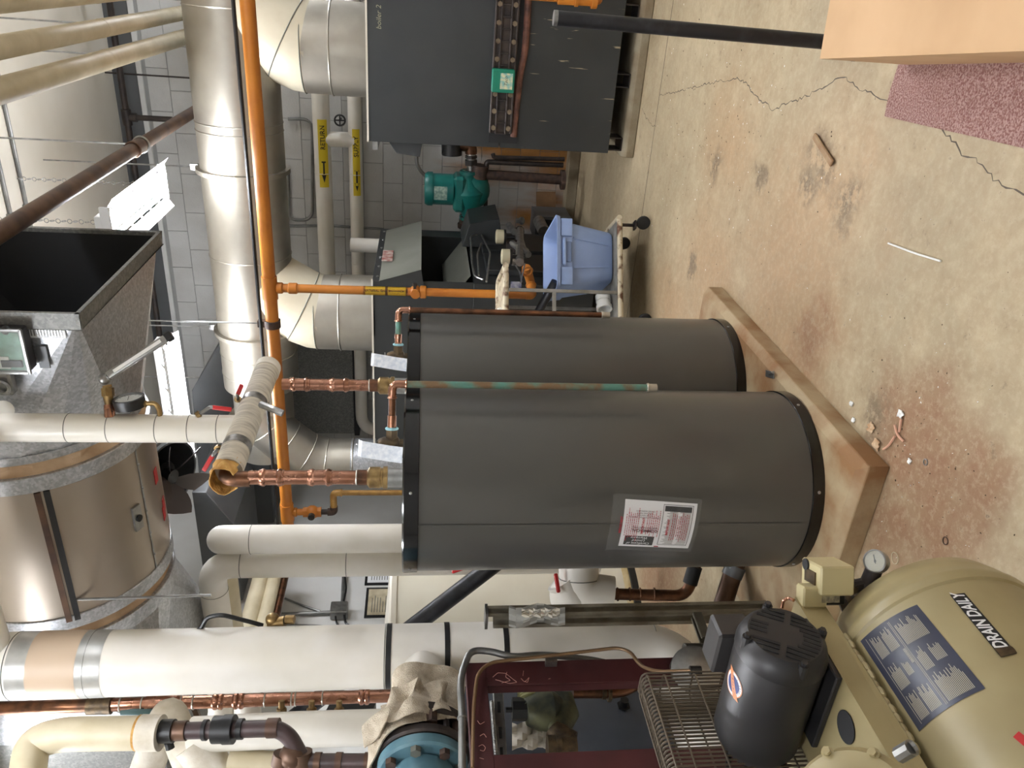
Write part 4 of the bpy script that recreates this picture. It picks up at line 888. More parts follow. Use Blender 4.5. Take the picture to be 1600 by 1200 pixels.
def ballvalve(p0, pa, pb, label):
    t = thing('ball_valve', label, 'valve', p0, 'red-handled ball valves'); p0, pa, pb = V(p0), V(pa), V(pb)
    G().cyl(p0-tow*0, p0.lerp(pa, .25), .018, n=10).make('body', m_brass, t); m_ = p0.lerp(pb, .35)
    G().tube([p0, pa, pa.lerp(pb, .15)], .008, 8, .01).make('lever', m_steel, t); G().beam(pa.lerp(pb, .1), pb, .02, .012, up=tow).make('handle', m_red, t, bevel=.005, seg=2)
ballvalve(fit(308, 650), fit(328, 636), fit(362, 640), 'red-handled ball valve on the white riser just above the header')
ballvalve(at_d(372, 625, 3.7), at_d(371, 618, 3.68), at_d(378, 601, 3.66), 'red-handled ball valve behind the header near the rear riser')
ballvalve(at_d(342, 700, 3.55), at_d(334, 709, 3.5), at_d(318, 736, 3.5), 'red-handled ball valve hanging between the fan and the torn header end')
# ================================================================== pair of white pipes behind the front tank
def bent(name, label, cat, pts, r, m, bend=.15, n=24, rings=(), group=None, rm=None):
    t = thing(name, label, cat, pts[-1] if V(pts[-1]).z < V(pts[0]).z else pts[0], group); G().tube(pts, r, n, bend, 8).make('jacket', m, t)
    for c_, ax_ in rings: G().torus(c_, ax_, r+.0005, .0025, n, 4).make('seam_bead', rm or m_boilgrey, t)
    return t
xa, xb2 = on_y(500, 842, 4.2).x, on_y(500, 880, 4.2).x
za = on_y(338, 842, 4.2).z; zb_ = on_y(330, 890, 4.2).z
bent('white_pipe', 'white insulated pipe with rounded elbow, nearer the copper risers', 'insulated pipe', [(xa-.4, 4.7, za), (xa, 4.2, za), (xa, 4.2, .4)], .094, m_white, .17, 28, [((xa, 4.2, za-.22), Z)], 'white pipes behind the front tank')
bent('white_pipe', 'white insulated pipe with rounded elbow turning off behind the fat riser', 'insulated pipe', [(-5.3, 4.2, zb_), (xb2, 4.2, zb_), (xb2, 4.2, .4)], .09, m_white, .17, 28, [((xb2, 4.2, zb_-.2), Z), ((xb2, 4.2, on_y(542, 880, 4.2).z), Z), ((xb2-.22, 4.2, zb_), X)], 'white pipes behind the front tank')
zc_ = on_y(362, 940, 4.4).z
bent('cream_pipe', 'wrinkled cream pipe beside the white elbow near the black cable', 'insulated pipe', [(-5.4, 4.4, zc_), (on_y(362, 895, 4.4).x, 4.4, zc_)], .06, m_cream, .08)
# pipes running along the left wall
for px, r, m, lab in ((398, .075, m_cream, 'stained cream pipe running along the plain white wall'), (420, .06, m_cream, 'thin cream pipe under the stained one on the plain wall'), (434, .035, m_copper_o, 'brown copper pipe lowest on the plain white wall')):
    p_ = on_x(px, 940, -5.05); G().cyl((-5.05-(.05 if r < .05 else 0), 1.2, p_.z), (-5.05-(.05 if r < .05 else 0), 6.0, p_.z), r, n=20).make('wall_run_pipe', m, label=lab, cat='insulated pipe' if r > .05 else 'copper pipe', group='pipes along the plain wall')
# ================================================================== left wall fittings
XW = XL+.001
LW = lambda px, py, o=0: on_x(px, py, XL+o)
jb = thing('junction_box', 'grey junction box with conduits on the plain white wall', 'junction box', LW(530, 955))
c = LW(530, 954, .06); G().box(c, (.1, .14, .16)).make('box', m_conduit, jb, bevel=.006, smooth=0); G().box(c+X*.052, (.006, .13, .15)).make('cover', m_steel, jb, smooth=0)
G().tube([LW(518, 957, .03), LW(440, 960, .03)], .018, 8, 0).make('conduit', m_conduit, jb); G().tube([LW(535, 945, .03), LW(537, 900, .03)], .018, 8, 0).make('conduit', m_conduit, jb)
G().tube([LW(536, 945, .06), LW(541, 920, .06), LW(538, 890, .06)], .01, 6, .05).tube([LW(538, 962, .06), LW(540, 975, .08), LW(555, 983, .06), LW(600, 980, .05)], .012, 6, .1).tube([LW(524, 962, .05), LW(526, 976, .06), LW(540, 984, .06)], .01, 6, .05).make('loose_wires', m_blk, jb)
G().tube([LW(445, 935, .02), LW(470, 945, .02), LW(500, 955, .02)], .01, 6, .1).tube([LW(440, 976, .02), LW(500, 977, .02), LW(525, 982, .02)], .008, 6, .1).make('thin_cable', m_conduit, jb)
for i, (py0, py1, lab, mm) in enumerate(((880, 915, 'black-framed white notice on the wall above the white tank', m_paper), (920, 966, 'black-framed yellowed notice on the wall above the white tank', mat('paper_yellowed', (206, 196, 168), .7, c2=(170, 156, 130), scale=8)))):
    a, b_ = LW(573, py0), LW(573, py1); zt_ = a.z; zl = zt_-.46
    t = thing('framed_notice', lab, 'framed paper', (XL, (a.y+b_.y)/2, zl), 'framed papers on the plain wall')
    G().bb((XL, b_.y, zl), (XL+.015, a.y, zt_)).make('frame', m_blk, t, smooth=0); pp = G().bb((XL+.014, b_.y+.025, zl+.025), (XL+.017, a.y-.025, zt_-.025)).make('paper', mm, t, smooth=0)
    q = G(); 
    for k in range(14): y0 = b_.y+.06; q.bb((XL+.0165, y0, zt_-.07-k*.026), (XL+.0175, y0+random.uniform(.5, .95)*(a.y-b_.y-.12), zt_-.062-k*.026))
    q.make('print_lines', m_boilgrey, pp, kind='stuff', smooth=0)
# ================================================================== white storage tank far left
st = thing('storage_tank', 'wide white storage tank standing behind the front heater', 'storage tank', (-4.66, 4.66, 0))
m_stw = mat('storage_tank_white', (232, 228, 212), .4, c2=(222, 216, 198), scale=2)
o_ = V((-4.66, 4.66, 0)); G().lathe([(.70, .06), (.70, 1.80)], o_, Z, 80, caps=False).make('shell', m_stw, st)
G().lathe([(.70, 0), (.712, .0), (.712, .05), (.70, .055)], o_, Z, 80, caps=False).make('base_ring', m_blk, st)
G().lathe([(.704, .055), (.706, .06), (.706, .10), (.704, .105)], o_, Z, 80, caps=False).make('stained_skirt', mat('skirt_stained', (214, 200, 160), .5, c2=(186, 160, 104), scale=8), st)
G().lathe([(.70, 1.79), (.712, 1.80), (.712, 1.835), (.70, 1.85), (.1, 1.90)], o_, Z, 80).make('lid', MATS['trim_cream'], st)
# ================================================================== big white riser with flanged branch
WX, WY, WR = -2.985, 2.825, .15
bw = thing('main_riser', 'fat white insulated riser with black bands and a tan taped joint', 'insulated pipe', (WX, WY, .1))
G().tube([(WX, 1.2, 3.85), (WX, WY, 3.85), (WX, WY, .34), (WX, WY-1.3, .34)], WR, 40, .32, 10).make('jacket', m_white, bw)
wz = lambda px: on_y(px, 1035, WY).z
def wband(a, b_, nm, m, e=.002): return G().cyl((WX, WY, wz(a)), (WX, WY, wz(b_)), WR+e, n=40, caps=False).make(nm, m, bw)
wband(61, 136, 'tan_tape', mat('tan_tape', (196, 174, 150), .5), .003)
foil = mat('foil_tape', (190, 190, 186), .35, .5, c2=(170, 170, 166), scale=12)
wband(30, 63, 'foil_tape', foil, .002); wband(134, 160, 'foil_tape', foil, .002); wband(158, 174, 'foil_tape', foil, .0015)
for px in (608, 697, 786): wband(px-4, px+4, 'black_band', m_blk, .003)
for px in (602, 148, 26, 1012): G().torus((WX, WY, wz(px)), Z, WR+.001, .0022, 40, 4).make('seam_bead', m_boilgrey, bw)
ZB_ = 1.625
G().cyl((WX, WY, ZB_), (WX, 2.33, ZB_), .122, n=36).make('branch_jacket', m_white, bw)
vf = thing('flanged_valve', 'blue and black bolted flange on the branch of the white riser', 'flange valve', (WX, 2.25, ZB_-.2))
fr = lambda y0, y1, r, nm, m: G().lathe([(r-.01, 0), (r, .008), (r, abs(y1-y0)-.008), (r-.01, abs(y1-y0))], (WX, y0, ZB_), -Y, 48).make(nm, m, vf)
fr(2.38, 2.335, .205, 'black_flange', m_blackiron); fr(2.335, 2.27, .15, 'valve_neck', m_blackiron); fr(2.275, 2.235, .20, 'black_flange', m_blackiron); fr(2.235, 2.18, .19, 'blue_flange', m_blueflange); fr(2.18, 1.7, .13, 'blue_body', m_blueflange)
for i in range(8):
    a = 2*math.pi*i/8+.2; o_ = V((math.cos(a), 0, math.sin(a)))*.172
    G().cyl(V((WX, 2.34, ZB_))+o_, V((WX, 2.24, ZB_))+o_, .016, n=8).make('stud', m_blackiron, vf)
    G().cyl(V((WX, 2.18, ZB_))+o_*.92, V((WX, 2.155, ZB_))+o_*.92, .024, n=6).make('bolt_head', m_rustdark if i % 2 else m_boilgrey, vf)
for i in range(8):
    a = 2*math.pi*(i+.5)/8+.2; o_ = V((math.cos(a), 0, math.sin(a)))*.178; G().cyl(V((WX, 2.335, ZB_))+o_, V((WX, 2.285, ZB_))+o_, .027, n=6).make('nut', m_rustdark, vf)
# terry towel slung over the branch
m_towel = mat('terry_towel', (222, 210, 190), .95, c2=(196, 180, 156), scale=26, bump=1., bscale=190)
def towel_pt(s, t):      # s: round the branch, t: along it
    a = math.radians(-62+215*s); r = .145+.018*math.sin(9*s+4*t)+.012*math.sin(17*s-6*t)+.05*(1-s)*max(0, t-.35)
    y = 2.25+.36*t+.02*math.sin(6*s)-.02*s+.10*max(0, .35-s)/.35*(1-t)
    k = max(0, min(1, (.52-t)/.16))*max(0, min(1, (s-.16)/.2)); r += .078*k
    p = V((WX+math.cos(a)*r, y, ZB_+math.sin(a)*r)); p.z -= .05*max(0, .22-s)*4*(1-t*.4); p.x += .04*max(0, .2-s)*3; return p
tw = thing('towel', 'beige terry towel slung over the branch behind the black flange', 'towel', (WX, 2.5, ZB_))
G().sheet([[towel_pt(i/40, j/20) for j in range(21)] for i in range(41)], (.006, -.004, .006)).make('cloth', m_towel, tw)
G().sheet([[towel_pt(.1+i/40*.55, .1+j/10*.62)+V((.030+.016*math.sin(i*.5), -.016+.01*math.sin(j), .016+.016*math.sin(i*.35+j*.5))) for j in range(11)] for i in range(41)], (.005, -.003, .005)).make('folded_flap', m_towel, tw)
rows = [[V((WX+.03+.05*math.cos(k*1.2)+.03*math.sin(i*.7), 2.30+.05*k/6*2+.01*math.sin(i), ZB_+.2-.33*i/16+.012*math.cos(k*2))) for k in range(7)] for i in range(17)]
G().sheet([[p-V((.16, .12, -.0)) for p in r] for r in rows], (.006, -.004, 0)).make('hanging_corner', m_towel, tw)
# ================================================================== maroon steel frame with valve set
MX = -2.6
mf = thing('support_stand', 'maroon primed steel channel stand with chalk marks', 'steel stand', (MX, 2.0, 0))
def channel(a, b_, w_, name):
    a, b_ = V(a), V(b_); d = (b_-a).normalized(); s = d.cross(X).normalized(); q = G(); q.beam(a, b_, w_, .008, up=X)
    for k in (-1, 1): q.beam(a+s*k*(w_/2-.004)-X*.02, b_+s*k*(w_/2-.004)-X*.02, .008, .045, up=X)
    return q.make(name, m_maroon, mf, bevel=.002, smooth=0)
channel((MX, 2.345, 0), (MX, 2.345, 1.45), .125, 'post'); channel((MX+.004, 2.40, 1.41), (MX+.004, .9, 1.41), .085, 'top_beam'); channel((MX, 1.90, 0), (MX, 1.90, 1.37), .12, 'post')
chalk = mat('chalk_pink', (196, 150, 140), .9)
cpt = lambda px, py: on_x(px, py, MX+.0065)
for pts in ([(770, 1058), (778, 1051), (790, 1052), (800, 1060), (808, 1066), (796, 1068), (782, 1064), (774, 1062)], [(792, 1050), (790, 1058), (798, 1063), (784, 1067)], [(818, 1048), (817, 1056)], [(814, 1060), (820, 1066), (827, 1058), (824, 1067), (820, 1064)], [(857, 1061), (860, 1060)]):
    G().tube([cpt(*p_) for p_ in pts], .0012, 4, .006, 3).make('chalk_line', chalk, mf)
cb2 = lambda px, py: on_x(px, py, MX+.0105)
for pts in ([(746, 1126), (750, 1132), (757, 1128)], [(748, 1166), (754, 1163), (759, 1168), (756, 1174), (750, 1172)], [(750, 1150), (756, 1146), (760, 1152)], [(749, 1184), (756, 1186)]): G().tube([cb2(*p_) for p_ in pts], .0012, 4, .006, 3).make('chalk_line', chalk, mf)
fc = thing('frame_conduit', 'grey conduit bent over the corner of the maroon frame', 'conduit', (MX+.03, 2.4, 1.3))
F_ = lambda px, py, o=.03: on_x(px, py, MX+o)
G().tube([F_(722, 1205), F_(722, 1110), F_(718, 1060), F_(735, 1016), F_(765, 1017), F_(800, 1027), F_(850, 1022, -.02), F_(935, 1032, -.05), F_(985, 1046, -.06)], .0145, 12, .09, 8).make('conduit', m_conduit, fc)
G().torus(F_(722, 1122), Y, .015, .005, 12, 6).make('coupling', m_steel, fc)
tu = thing('brown_tube', 'thin brown air tube curving along the maroon frame to the belt guard', 'air tube', (MX+.05, 2.4, 1.2))
G().tube([F_(738, 1200, .04), F_(740, 1100, .04), F_(746, 1052, .04), F_(765, 1035, .04), F_(880, 1022, .05), F_(965, 1012, .08), F_(985, 1018, .1), F_(1000, 1040, .12), F_(1025, 1050, .2), F_(1080, 1048, .3)], .0075, 10, .08, 8).make('tube', mat('tube_brown', (122, 96, 68), .45, .4), tu)
G().cyl(F_(1078, 1048, .3), F_(1095, 1048, .3), .018, n=10).make('fitting', m_blk, tu); G().box(F_(861, 1035, .02), (.03, .02, .05)).make('strap', m_steel, tu)
bf = thing('disc_bracket', 'grey steel disc bracket beside the end of the belt guard', 'bracket', F_(1090, 1040, .25))
dc = F_(1088, 1048, .22); G().lathe([(.095, 0), (.1, .003), (.1, .008), (.095, .011)], dc, V((1, -.35, .1)), 32).make('disc', m_steel, bf)
G().cyl(F_(1070, 1022, .1), F_(1095, 1022, .1), .045, n=16).make('sleeve', m_conduit, bf); G().prism([F_(1050, 1030, .2), F_(1075, 1045, .2), F_(1050, 1062, .2), F_(1046, 1040, .2)], (.006, 0, 0)).make('lug', m_steel, bf, smooth=0)
mg = thing('mesh_guard', 'grey expanded-metal guard panel behind the motor', 'mesh guard', F_(1130, 1015, .2))
P0, P1, P2, P3 = F_(1098, 1000, .12), F_(1150, 1000, .12), F_(1150, 1042, .12), F_(1098, 1042, .12)
for a, b_ in ((P0, P1), (P3, P2), (P0, P3)): G().beam(a, b_, .012, .012, up=X).make('frame_bar', m_steel, mg, smooth=0)
q = G()
for i in range(9):
    for j in range(7):
        f = lambda u_, v_: P0.lerp(P1, u_).lerp(P3.lerp(P2, u_), v_); u_, v_ = i/8, j/6; dx, dy = .0625, .0833
        if u_+dx <= 1 and v_+dy <= 1: q.beam(f(u_, v_), f(u_+dx, v_+dy), .003, .003, up=X); q.beam(f(u_+dx, v_+dy), f(min(u_+2*dx, 1), v_), .003, .003, up=X)
        if u_+dx <= 1 and v_-dy >= 0: q.beam(f(u_, v_), f(u_+dx, v_-dy), .003, .003, up=X); q.beam(f(u_+dx, v_-dy), f(min(u_+2*dx, 1), v_), .003, .003, up=X)
q.make('expanded_mesh', m_steel, mg, kind='stuff', smooth=0)
# inside the frame: slate vessel, valves
G().bb((-3.95, 1.15, .0), (-3.34, 2.98, 1.5)).make('slate_cabinet', mat('slate_paint', (92, 97, 106), .4, .2, c2=(80, 85, 94), scale=4), label='slate grey steel cabinet seen through the maroon frame', cat='cabinet', bevel=.01, smooth=0)
E_ = lambda px, py, o=-.28: on_x(px, py, MX+o)
G().cyl(on_x(974, 1104, -3.345), on_x(974, 1104, -3.345)+X*.05, .022, n=12).cyl(on_x(974, 1104, -3.345), on_x(974, 1104, -3.345)+X*.012, .035, n=6).make('drain_plug', m_blk, label='black round drain plug on the slate cabinet', cat='plug')
vs = thing('valve_set', 'dark grimy regulating valve with taped fittings inside the maroon frame', 'valve', E_(850, 1110))
m_grime = mat('grimy_green_iron', (52, 56, 50), .55, .3, c2=(98, 98, 70), scale=12)
G().cyl(E_(800, 1108), E_(825, 1108), .05, n=8).cyl(E_(790, 1109), E_(802, 1109), .012, n=8).make('cap', m_blk, vs)
G().sweep([E_(822, 1112), E_(840, 1110), E_(862, 1110), E_(880, 1108)], [.06, .085, .09, .05], 16).make('valve_body', m_grime, vs)
G().cyl(E_(832, 1092), E_(832, 1112), .06, n=16).make('neck', m_grime, vs)
for i in range(4): G().torus(E_(832, 1085+i*4.5), E_(832, 1100)-E_(832, 1085), .058, .012, 16, 6).make('neck_ring', mat('ring_olive', (134, 130, 84), .55, .3), vs)
G().sweep([E_(862, 1092), E_(880, 1096), E_(884, 1115), E_(874, 1140), E_(880, 1150)], [.04, .055, .06, .05, .04], 14).make('elbow', m_grime, vs)
G().sweep([E_(868, 1140), E_(880, 1155), E_(896, 1162)], [.05, .055, .05], 14).make('lower_elbow', m_bronze, vs)
G().cyl(E_(855, 1170), E_(900, 1170), .055, n=14).cyl(E_(868, 1170), E_(876, 1170), .062, n=8).make('brass_union', m_bronze, vs)
G().cyl(E_(850, 1075), E_(848, 1088), .025, n=10).make('yellow_tag', mat('tag_yellow', (224, 196, 60), .6), vs)
cp = thing('copper_tail', 'dark copper tail pipe with a union leaving the grimy valve', 'copper pipe', E_(940, 1082))
G().tube([E_(895, 1081), E_(970, 1081), E_(995, 1068), E_(1010, 1060)], .029, 14, .06).make('pipe', m_copper_o, cp); G().cyl(E_(940, 1081), E_(946, 1081), .034, n=14).cyl(E_(949, 1081), E_(954, 1081), .044, n=8).make('union', m_bronze, cp)
sr = thing('slotted_strut', 'short slotted strut with a threaded rod inside the maroon frame', 'strut', E_(780, 1140, -.2))
a, b_ = E_(778, 1082, -.2), E_(784, 1192, -.2); G().beam(a, b_, .045, .02, up=X).make('channel', m_steel, sr, bevel=.003, smooth=0)
for f in (.25, .62, .9): G().beam(a.lerp(b_, f-.08)+X*.011, a.lerp(b_, f+.08)+X*.011, .012, .003, up=X).make('slot', m_dark, sr, smooth=0)
q = G(); a, b_ = E_(768, 1097, -.18), E_(776, 1192, -.18)
for i in range(40): q.torus(a.lerp(b_, i/40), b_-a, .008, .002, 8, 4)
q.sweep([a, b_], .007, 8).make('threaded_rod', m_steel, sr)
G().sheet([[E_(800+i*8, 1130+j*5+3*math.sin(i*1.7+j), -.35+.02*math.sin(i*2+j)) for j in range(9)] for i in range(8)], (.004, 0, 0)).make('torn_insulation', m_canvas, label='torn white insulation wad behind the grimy valve', cat='insulation')
# ================================================================== strut rack, rag, white elbow and copper by the front tank
sk = thing('strut_rack', 'tarnished strut channel upright between front tank and fat white riser', 'strut rack', (-2.46, 2.53, 0))
m_strut = mat('strut_tarnished', (126, 122, 110), .42, .6, c2=(88, 80, 66), scale=8)
def strut(a, b_, w_, up, nm='channel', rails=True):
    a, b_ = V(a), V(b_); d = (b_-a).normalized(); s = V(up).cross(d).normalized(); n = d.cross(s); q = G()
    q.beam(a-n*w_*.4, b_-n*w_*.4, w_, .004, up=up)
    for k in (-1, 1): q.beam(a+s*k*w_/2, b_+s*k*w_/2, .004, w_*.85, up=up); q.beam(a+s*k*w_*.36+n*w_*.42, b_+s*k*w_*.36+n*w_*.42, w_*.25, .004, up=up)
    return q.make(nm, m_strut, sk, smooth=0)
tw_ = V((2.46, -2.53, 0)).normalized()
strut((-2.44, 2.545, 0), (-2.44, 2.545, 1.36), .042, tw_); strut((-2.485, 2.525, 0), (-2.485, 2.525, 1.33), .045, tw_)
G().box((-2.46, 2.535, 1.362), (.09, .06, .012)).make('end_clip', m_steel, sk, smooth=0)
strut(at_d(1088, 962, 3.3), at_d(1102, 1000, 3.2), .042, Z, 'cross_channel'); strut(at_d(1095, 990, 3.3), at_d(1150, 990, 3.3), .035, tw_, 'short_channel')
rg = thing('plastic_rag', 'wad of clear plastic film caught on the strut', 'plastic film', (-2.42, 2.5, 1.1))
G().sheet([[at_d(795+i*11, 946+j*3.4+4*math.sin(i*1.1)+(9-i)*.6*(j > 4), 3.32-.02*math.sin(i+j)) for j in range(9)] for i in range(9)]).make('film', mat('film_grey', (190, 190, 184), .4, alpha=.62, bump=.6, bscale=30), rg)
G().sheet([[at_d(815+i*6, 951+j*2.6+2*math.sin(i*1.9+j), 3.30-.015*math.sin(i*2+j*3)) for j in range(6)] for i in range(11)]).make('crumpled_core', m_canvas, rg)
we = thing('white_elbow', 'fat white insulated elbow with copper tail between tank and strut', 'insulated pipe', (-2.66, 2.9, .4))
A_ = lambda px, py, d=3.85: at_d(px, py, d)
G().tube([A_(903, 870), A_(906, 924), A_(956, 932)], .098, 24, .16, 8).make('jacket', m_white, we); G().cyl(A_(880, 905), A_(900, 935), .09, n=20).ball(A_(890, 930), .1, 16).make('fitting_cover', m_white, we)
G().torus(A_(905, 903), A_(905, 930)-A_(905, 900), .099, .003, 24, 4).make('seam_bead', m_boilgrey, we)
G().tube([A_(950, 928), A_(1072, 931), A_(1085, 895), A_(1088, 870)], .028, 18, .06).make('copper_pipe', m_copper_o, we)
for px in (965, 984, 1000, 1022): G().torus(A_(px, 928.5), A_(px+5, 928.5)-A_(px, 928.5), .029, .005, 18, 6).make('press_ring', m_copper_o, we)
G().tube([A_(1078, 912, 3.83), A_(1086, 885, 3.83)], .036, 14, 0).make('sleeve', m_rub, we)
G().beam(A_(868, 896, 3.75), A_(873, 926, 3.75), .02, .012, up=tw_).make('valve_handle', m_red, we, bevel=.005)
t = thing('dark_drain_pipe', 'dark lagged pipe dropping to the floor beside the front tank', 'drain pipe', at_d(1135, 945, 3.7))
G().tube([at_d(1150, 880, 3.75), at_d(1142, 905, 3.75), at_d(1128, 950, 3.7)], .045, 14, .05).make('pipe', m_brownpipe, t); G().cyl(at_d(1150, 884, 3.75), at_d(1143, 900, 3.75), .05, n=14).make('lagging', m_unit, t)
# black diagonal brace pipe
br_a, br_b = at_d(425, 1148, 4.75), at_d(785, 872, 4.75); br_b = br_a+(br_b-br_a)*((.0-br_a.z)/(br_b.z-br_a.z))
G().cyl(br_a, br_b, .052, n=22).make('brace_pipe', m_blackpipe, label='black pipe slanting across behind the white riser', cat='iron pipe')
rv = thing('lever_valve', 'valve with a red lever peeking out behind the front tank top', 'valve', at_d(735, 870, 4.1)); G().beam(at_d(706, 893, 4.05), at_d(745, 880, 4.05), .035, .015).make('lever', m_red, rv, bevel=.006); G().cyl(at_d(745, 880, 4.1), V((at_d(745, 880, 4.1).x, at_d(745, 880, 4.1).y, 0)), .03, n=12).make('stem', m_bronze, rv)
# ================================================================== pipes at the far left edge
def vert(px, py, d): return at_d(px, py, d)
c0 = at_d(400, 1094, 4.15)
cr = thing('copper_main', 'copper main beside the white riser with pressed and soldered joints', 'copper pipe', (c0.x, c0.y, .5))
cz = lambda px: on_dist(px, 1090, c0).z
G().cyl((c0.x, c0.y, cz(150)), (c0.x, c0.y, cz(640)), .034, n=24).make('lower_pipe', m_copper, cr); G().cyl((c0.x, c0.y, ZC), (c0.x, c0.y, cz(150)), .034, n=24).make('upper_pipe', m_copper_o, cr)
G().cyl((c0.x, c0.y, cz(236)), (c0.x, c0.y, cz(282)), .042, n=24).lathe([(.034, 0), (.042, .02)], (c0.x, c0.y, cz(286)), Z, 24, caps=False).make('swell_fitting', m_copper, cr)
for px in (343, 374, 568): G().lathe([(.034, -.03), (.043, -.02), (.043, -.008), (.037, 0), (.043, .008), (.043, .02), (.034, .03)], (c0.x, c0.y, cz(px)), Z, 24, caps=False).make('press_ring', m_copper, cr)
for px in (198, 230, 288, 306, 414, 455, 461, 503): G().torus((c0.x, c0.y, cz(px)), Z, .035, .004, 24, 6).make('solder_ring', m_solder, cr)
G().cyl((c0.x, c0.y, cz(150)), (c0.x, c0.y, cz(185)), .047, n=18).make('valve_body', m_bronze, cr)
G().beam(at_d(172, 1105, 4.1), at_d(192, 1113, 4.05), .014, .01, up=tow).make('valve_stem', m_blk, cr); G().beam(at_d(188, 1112, 4.05), at_d(248, 1112, 4.05), .034, .014, up=tow).make('green_lever', mat('lever_green', (14, 56, 54), .45), cr, bevel=.006, seg=2)
for px in (440, 487, 530):
    G().cyl(at_d(px, 1095, 4.1), at_d(px, 1108, 4.1), .016, n=10).cyl(at_d(px, 1107, 4.1), at_d(px, 1116, 4.1), .026, n=8).cyl(at_d(px, 1115, 4.1), at_d(px, 1121, 4.1), .018, n=10).make('branch_tap', m_brass, cr)
c1 = at_d(170, 1145, 3.45)
lp = thing('lagged_pipe', 'cream lagged pipe with a stained torn end above the black couplings', 'insulated pipe', (c1.x, c1.y, at_d(250, 1145, 3.45).z))
G().tube([at_d(40, 1230, 3.3), at_d(50, 1160, 3.45), at_d(95, 1147, 3.45), at_d(250, 1145, 3.45)], .072, 24, .13, 8).make('jacket', m_cream, lp)
G().cyl(at_d(220, 1145, 3.45), at_d(252, 1145, 3.45), .076, n=24).make('torn_cuff', m_canvas, lp); G().cyl(at_d(216, 1145, 3.45), at_d(226, 1145, 3.45), .0745, n=24).make('stain', m_fibre, lp)
gp = thing('iron_riser', 'dark iron riser with grooved couplings and a drooping elbow', 'iron pipe', at_d(480, 1165, 3.45))
I_ = lambda px, py, d=3.45: at_d(px, py, d)
G().tube([I_(245, 1143), I_(432, 1138), I_(452, 1150), I_(470, 1182)], .036, 20, .09, 8).make('pipe', mat('pvc_brown', (74, 58, 58), .4, c2=(60, 48, 48), scale=8), gp)
for a, b_, r in ((250, 272, .05), (272, 292, .042), (318, 324, .044), (334, 350, .058), (350, 366, .062), (372, 380, .044), (418, 436, .042)): G().cyl(I_(a, 1143-(a-245)*.03), I_(b_, 1143-(b_-245)*.03), r, n=20).make('coupling', m_blk if r > .043 else m_brownpipe, gp)
G().cyl(I_(262, 1155), I_(266, 1170), .02, n=8).make('coupling_bolt', m_blk, gp)
G().ball(I_(458, 1182), .062, 14).cyl(I_(470, 1175), I_(472, 1200), .05, n=16).cyl(I_(445, 1178), I_(441, 1196), .05, n=16).make('valve_body', m_brownpipe, gp)
G().tube([I_(480, 1190), I_(592, 1190)], .034, 16, 0).make('tail_pipe', MATS['pvc_brown'], gp)
for px in (497, 530, 575): G().cyl(I_(px-5, 1190), I_(px+5, 1190), .039, n=16).make('socket', m_brownpipe, gp)
for nm, lab, pts, r, m in (('insulated_pipe', 'white insulated pipe crossing low behind the iron riser', [(300, 1148), (460, 1140), (600, 1136)], .085, m_white), ('insulated_pipe', 'white bent pipe end rising behind the cream lagged pipe', [(225, 1215), (255, 1130), (265, 1112), (300, 1200)], .08, m_canvas),
                           ('insulated_pipe', 'wrapped cream pipe dropping behind the iron couplings', [(300, 1160), (340, 1215)], .1, m_canvas), ('insulated_pipe', 'white upright pipe far behind the dark coupling', [(345, 1060), (350, 1215)], .075, m_white), ('insulated_pipe', 'second white upright pipe far behind the dark coupling', [(385, 1060), (390, 1215)], .075, m_white), ('insulated_pipe', 'tan wrapped pipe stub below the black couplings', [(360, 1190), (440, 1195)], .06, m_cream), ('insulated_pipe', 'grey pipe slanting far behind the cream elbow', [(125, 1085), (85, 1125), (30, 1180)], .055, m_white), ('insulated_pipe', 'cream upright pipe far behind the cream elbow', [(20, 1122), (70, 1119), (140, 1117)], .07, m_cream)):
    G().tube([at_d(a, b_, 4.5 if 'far' in lab else 3.9) for a, b_ in pts], r, 18, .12).make(nm, m, label=lab, cat='insulated pipe', group='insulated pipes behind the fat riser')
G().beam(at_d(300, 1095, 4.9), at_d(345, 1215, 4.9), .035, .03).make('brown_angle', m_brownpipe, label='brown steel angle slanting behind the iron riser pipes', cat='steel angle', smooth=0)
jd = thing('dark_duct_box', 'black box behind the copper branch taps', 'metal box', at_d(560, 1125, 4.4))
G().prism([at_d(508, 1112, 4.4), at_d(578, 1120, 4.4), at_d(578, 1148, 4.4), at_d(510, 1142, 4.4)], -CF*-.2).make('box_body', m_blk, jd, smooth=0)
cbk = thing('hose_valve', 'brass hose valve with a black cable beside the white riser', 'valve', at_d(432, 972, 3.9))
G().cyl(at_d(420, 975, 3.85), at_d(445, 972, 3.85), .03, n=12).cyl(at_d(446, 968, 3.85), at_d(460, 968, 3.85), .022, n=10).ball(at_d(426, 968, 3.85), .035, 12).make('valve_body', m_brass, cbk)
G().tube([at_d(300, 990, 3.75), at_d(315, 982, 3.75), at_d(322, 965, 3.75), at_d(345, 960, 3.75), at_d(385, 970, 3.8), at_d(410, 977, 3.85)], .011, 8, .06).make('cable', m_blk, cbk)
G().prism([at_d(-30, 1100, 5.6), at_d(30, 1118, 5.6), at_d(22, 1150, 5.6), at_d(-30, 1185, 5.6)], CF*.03).make('blue_board', mat('board_blue', (58, 74, 140), .5), label='blue painted board far behind the cream pipe elbow', cat='board', smooth=0)
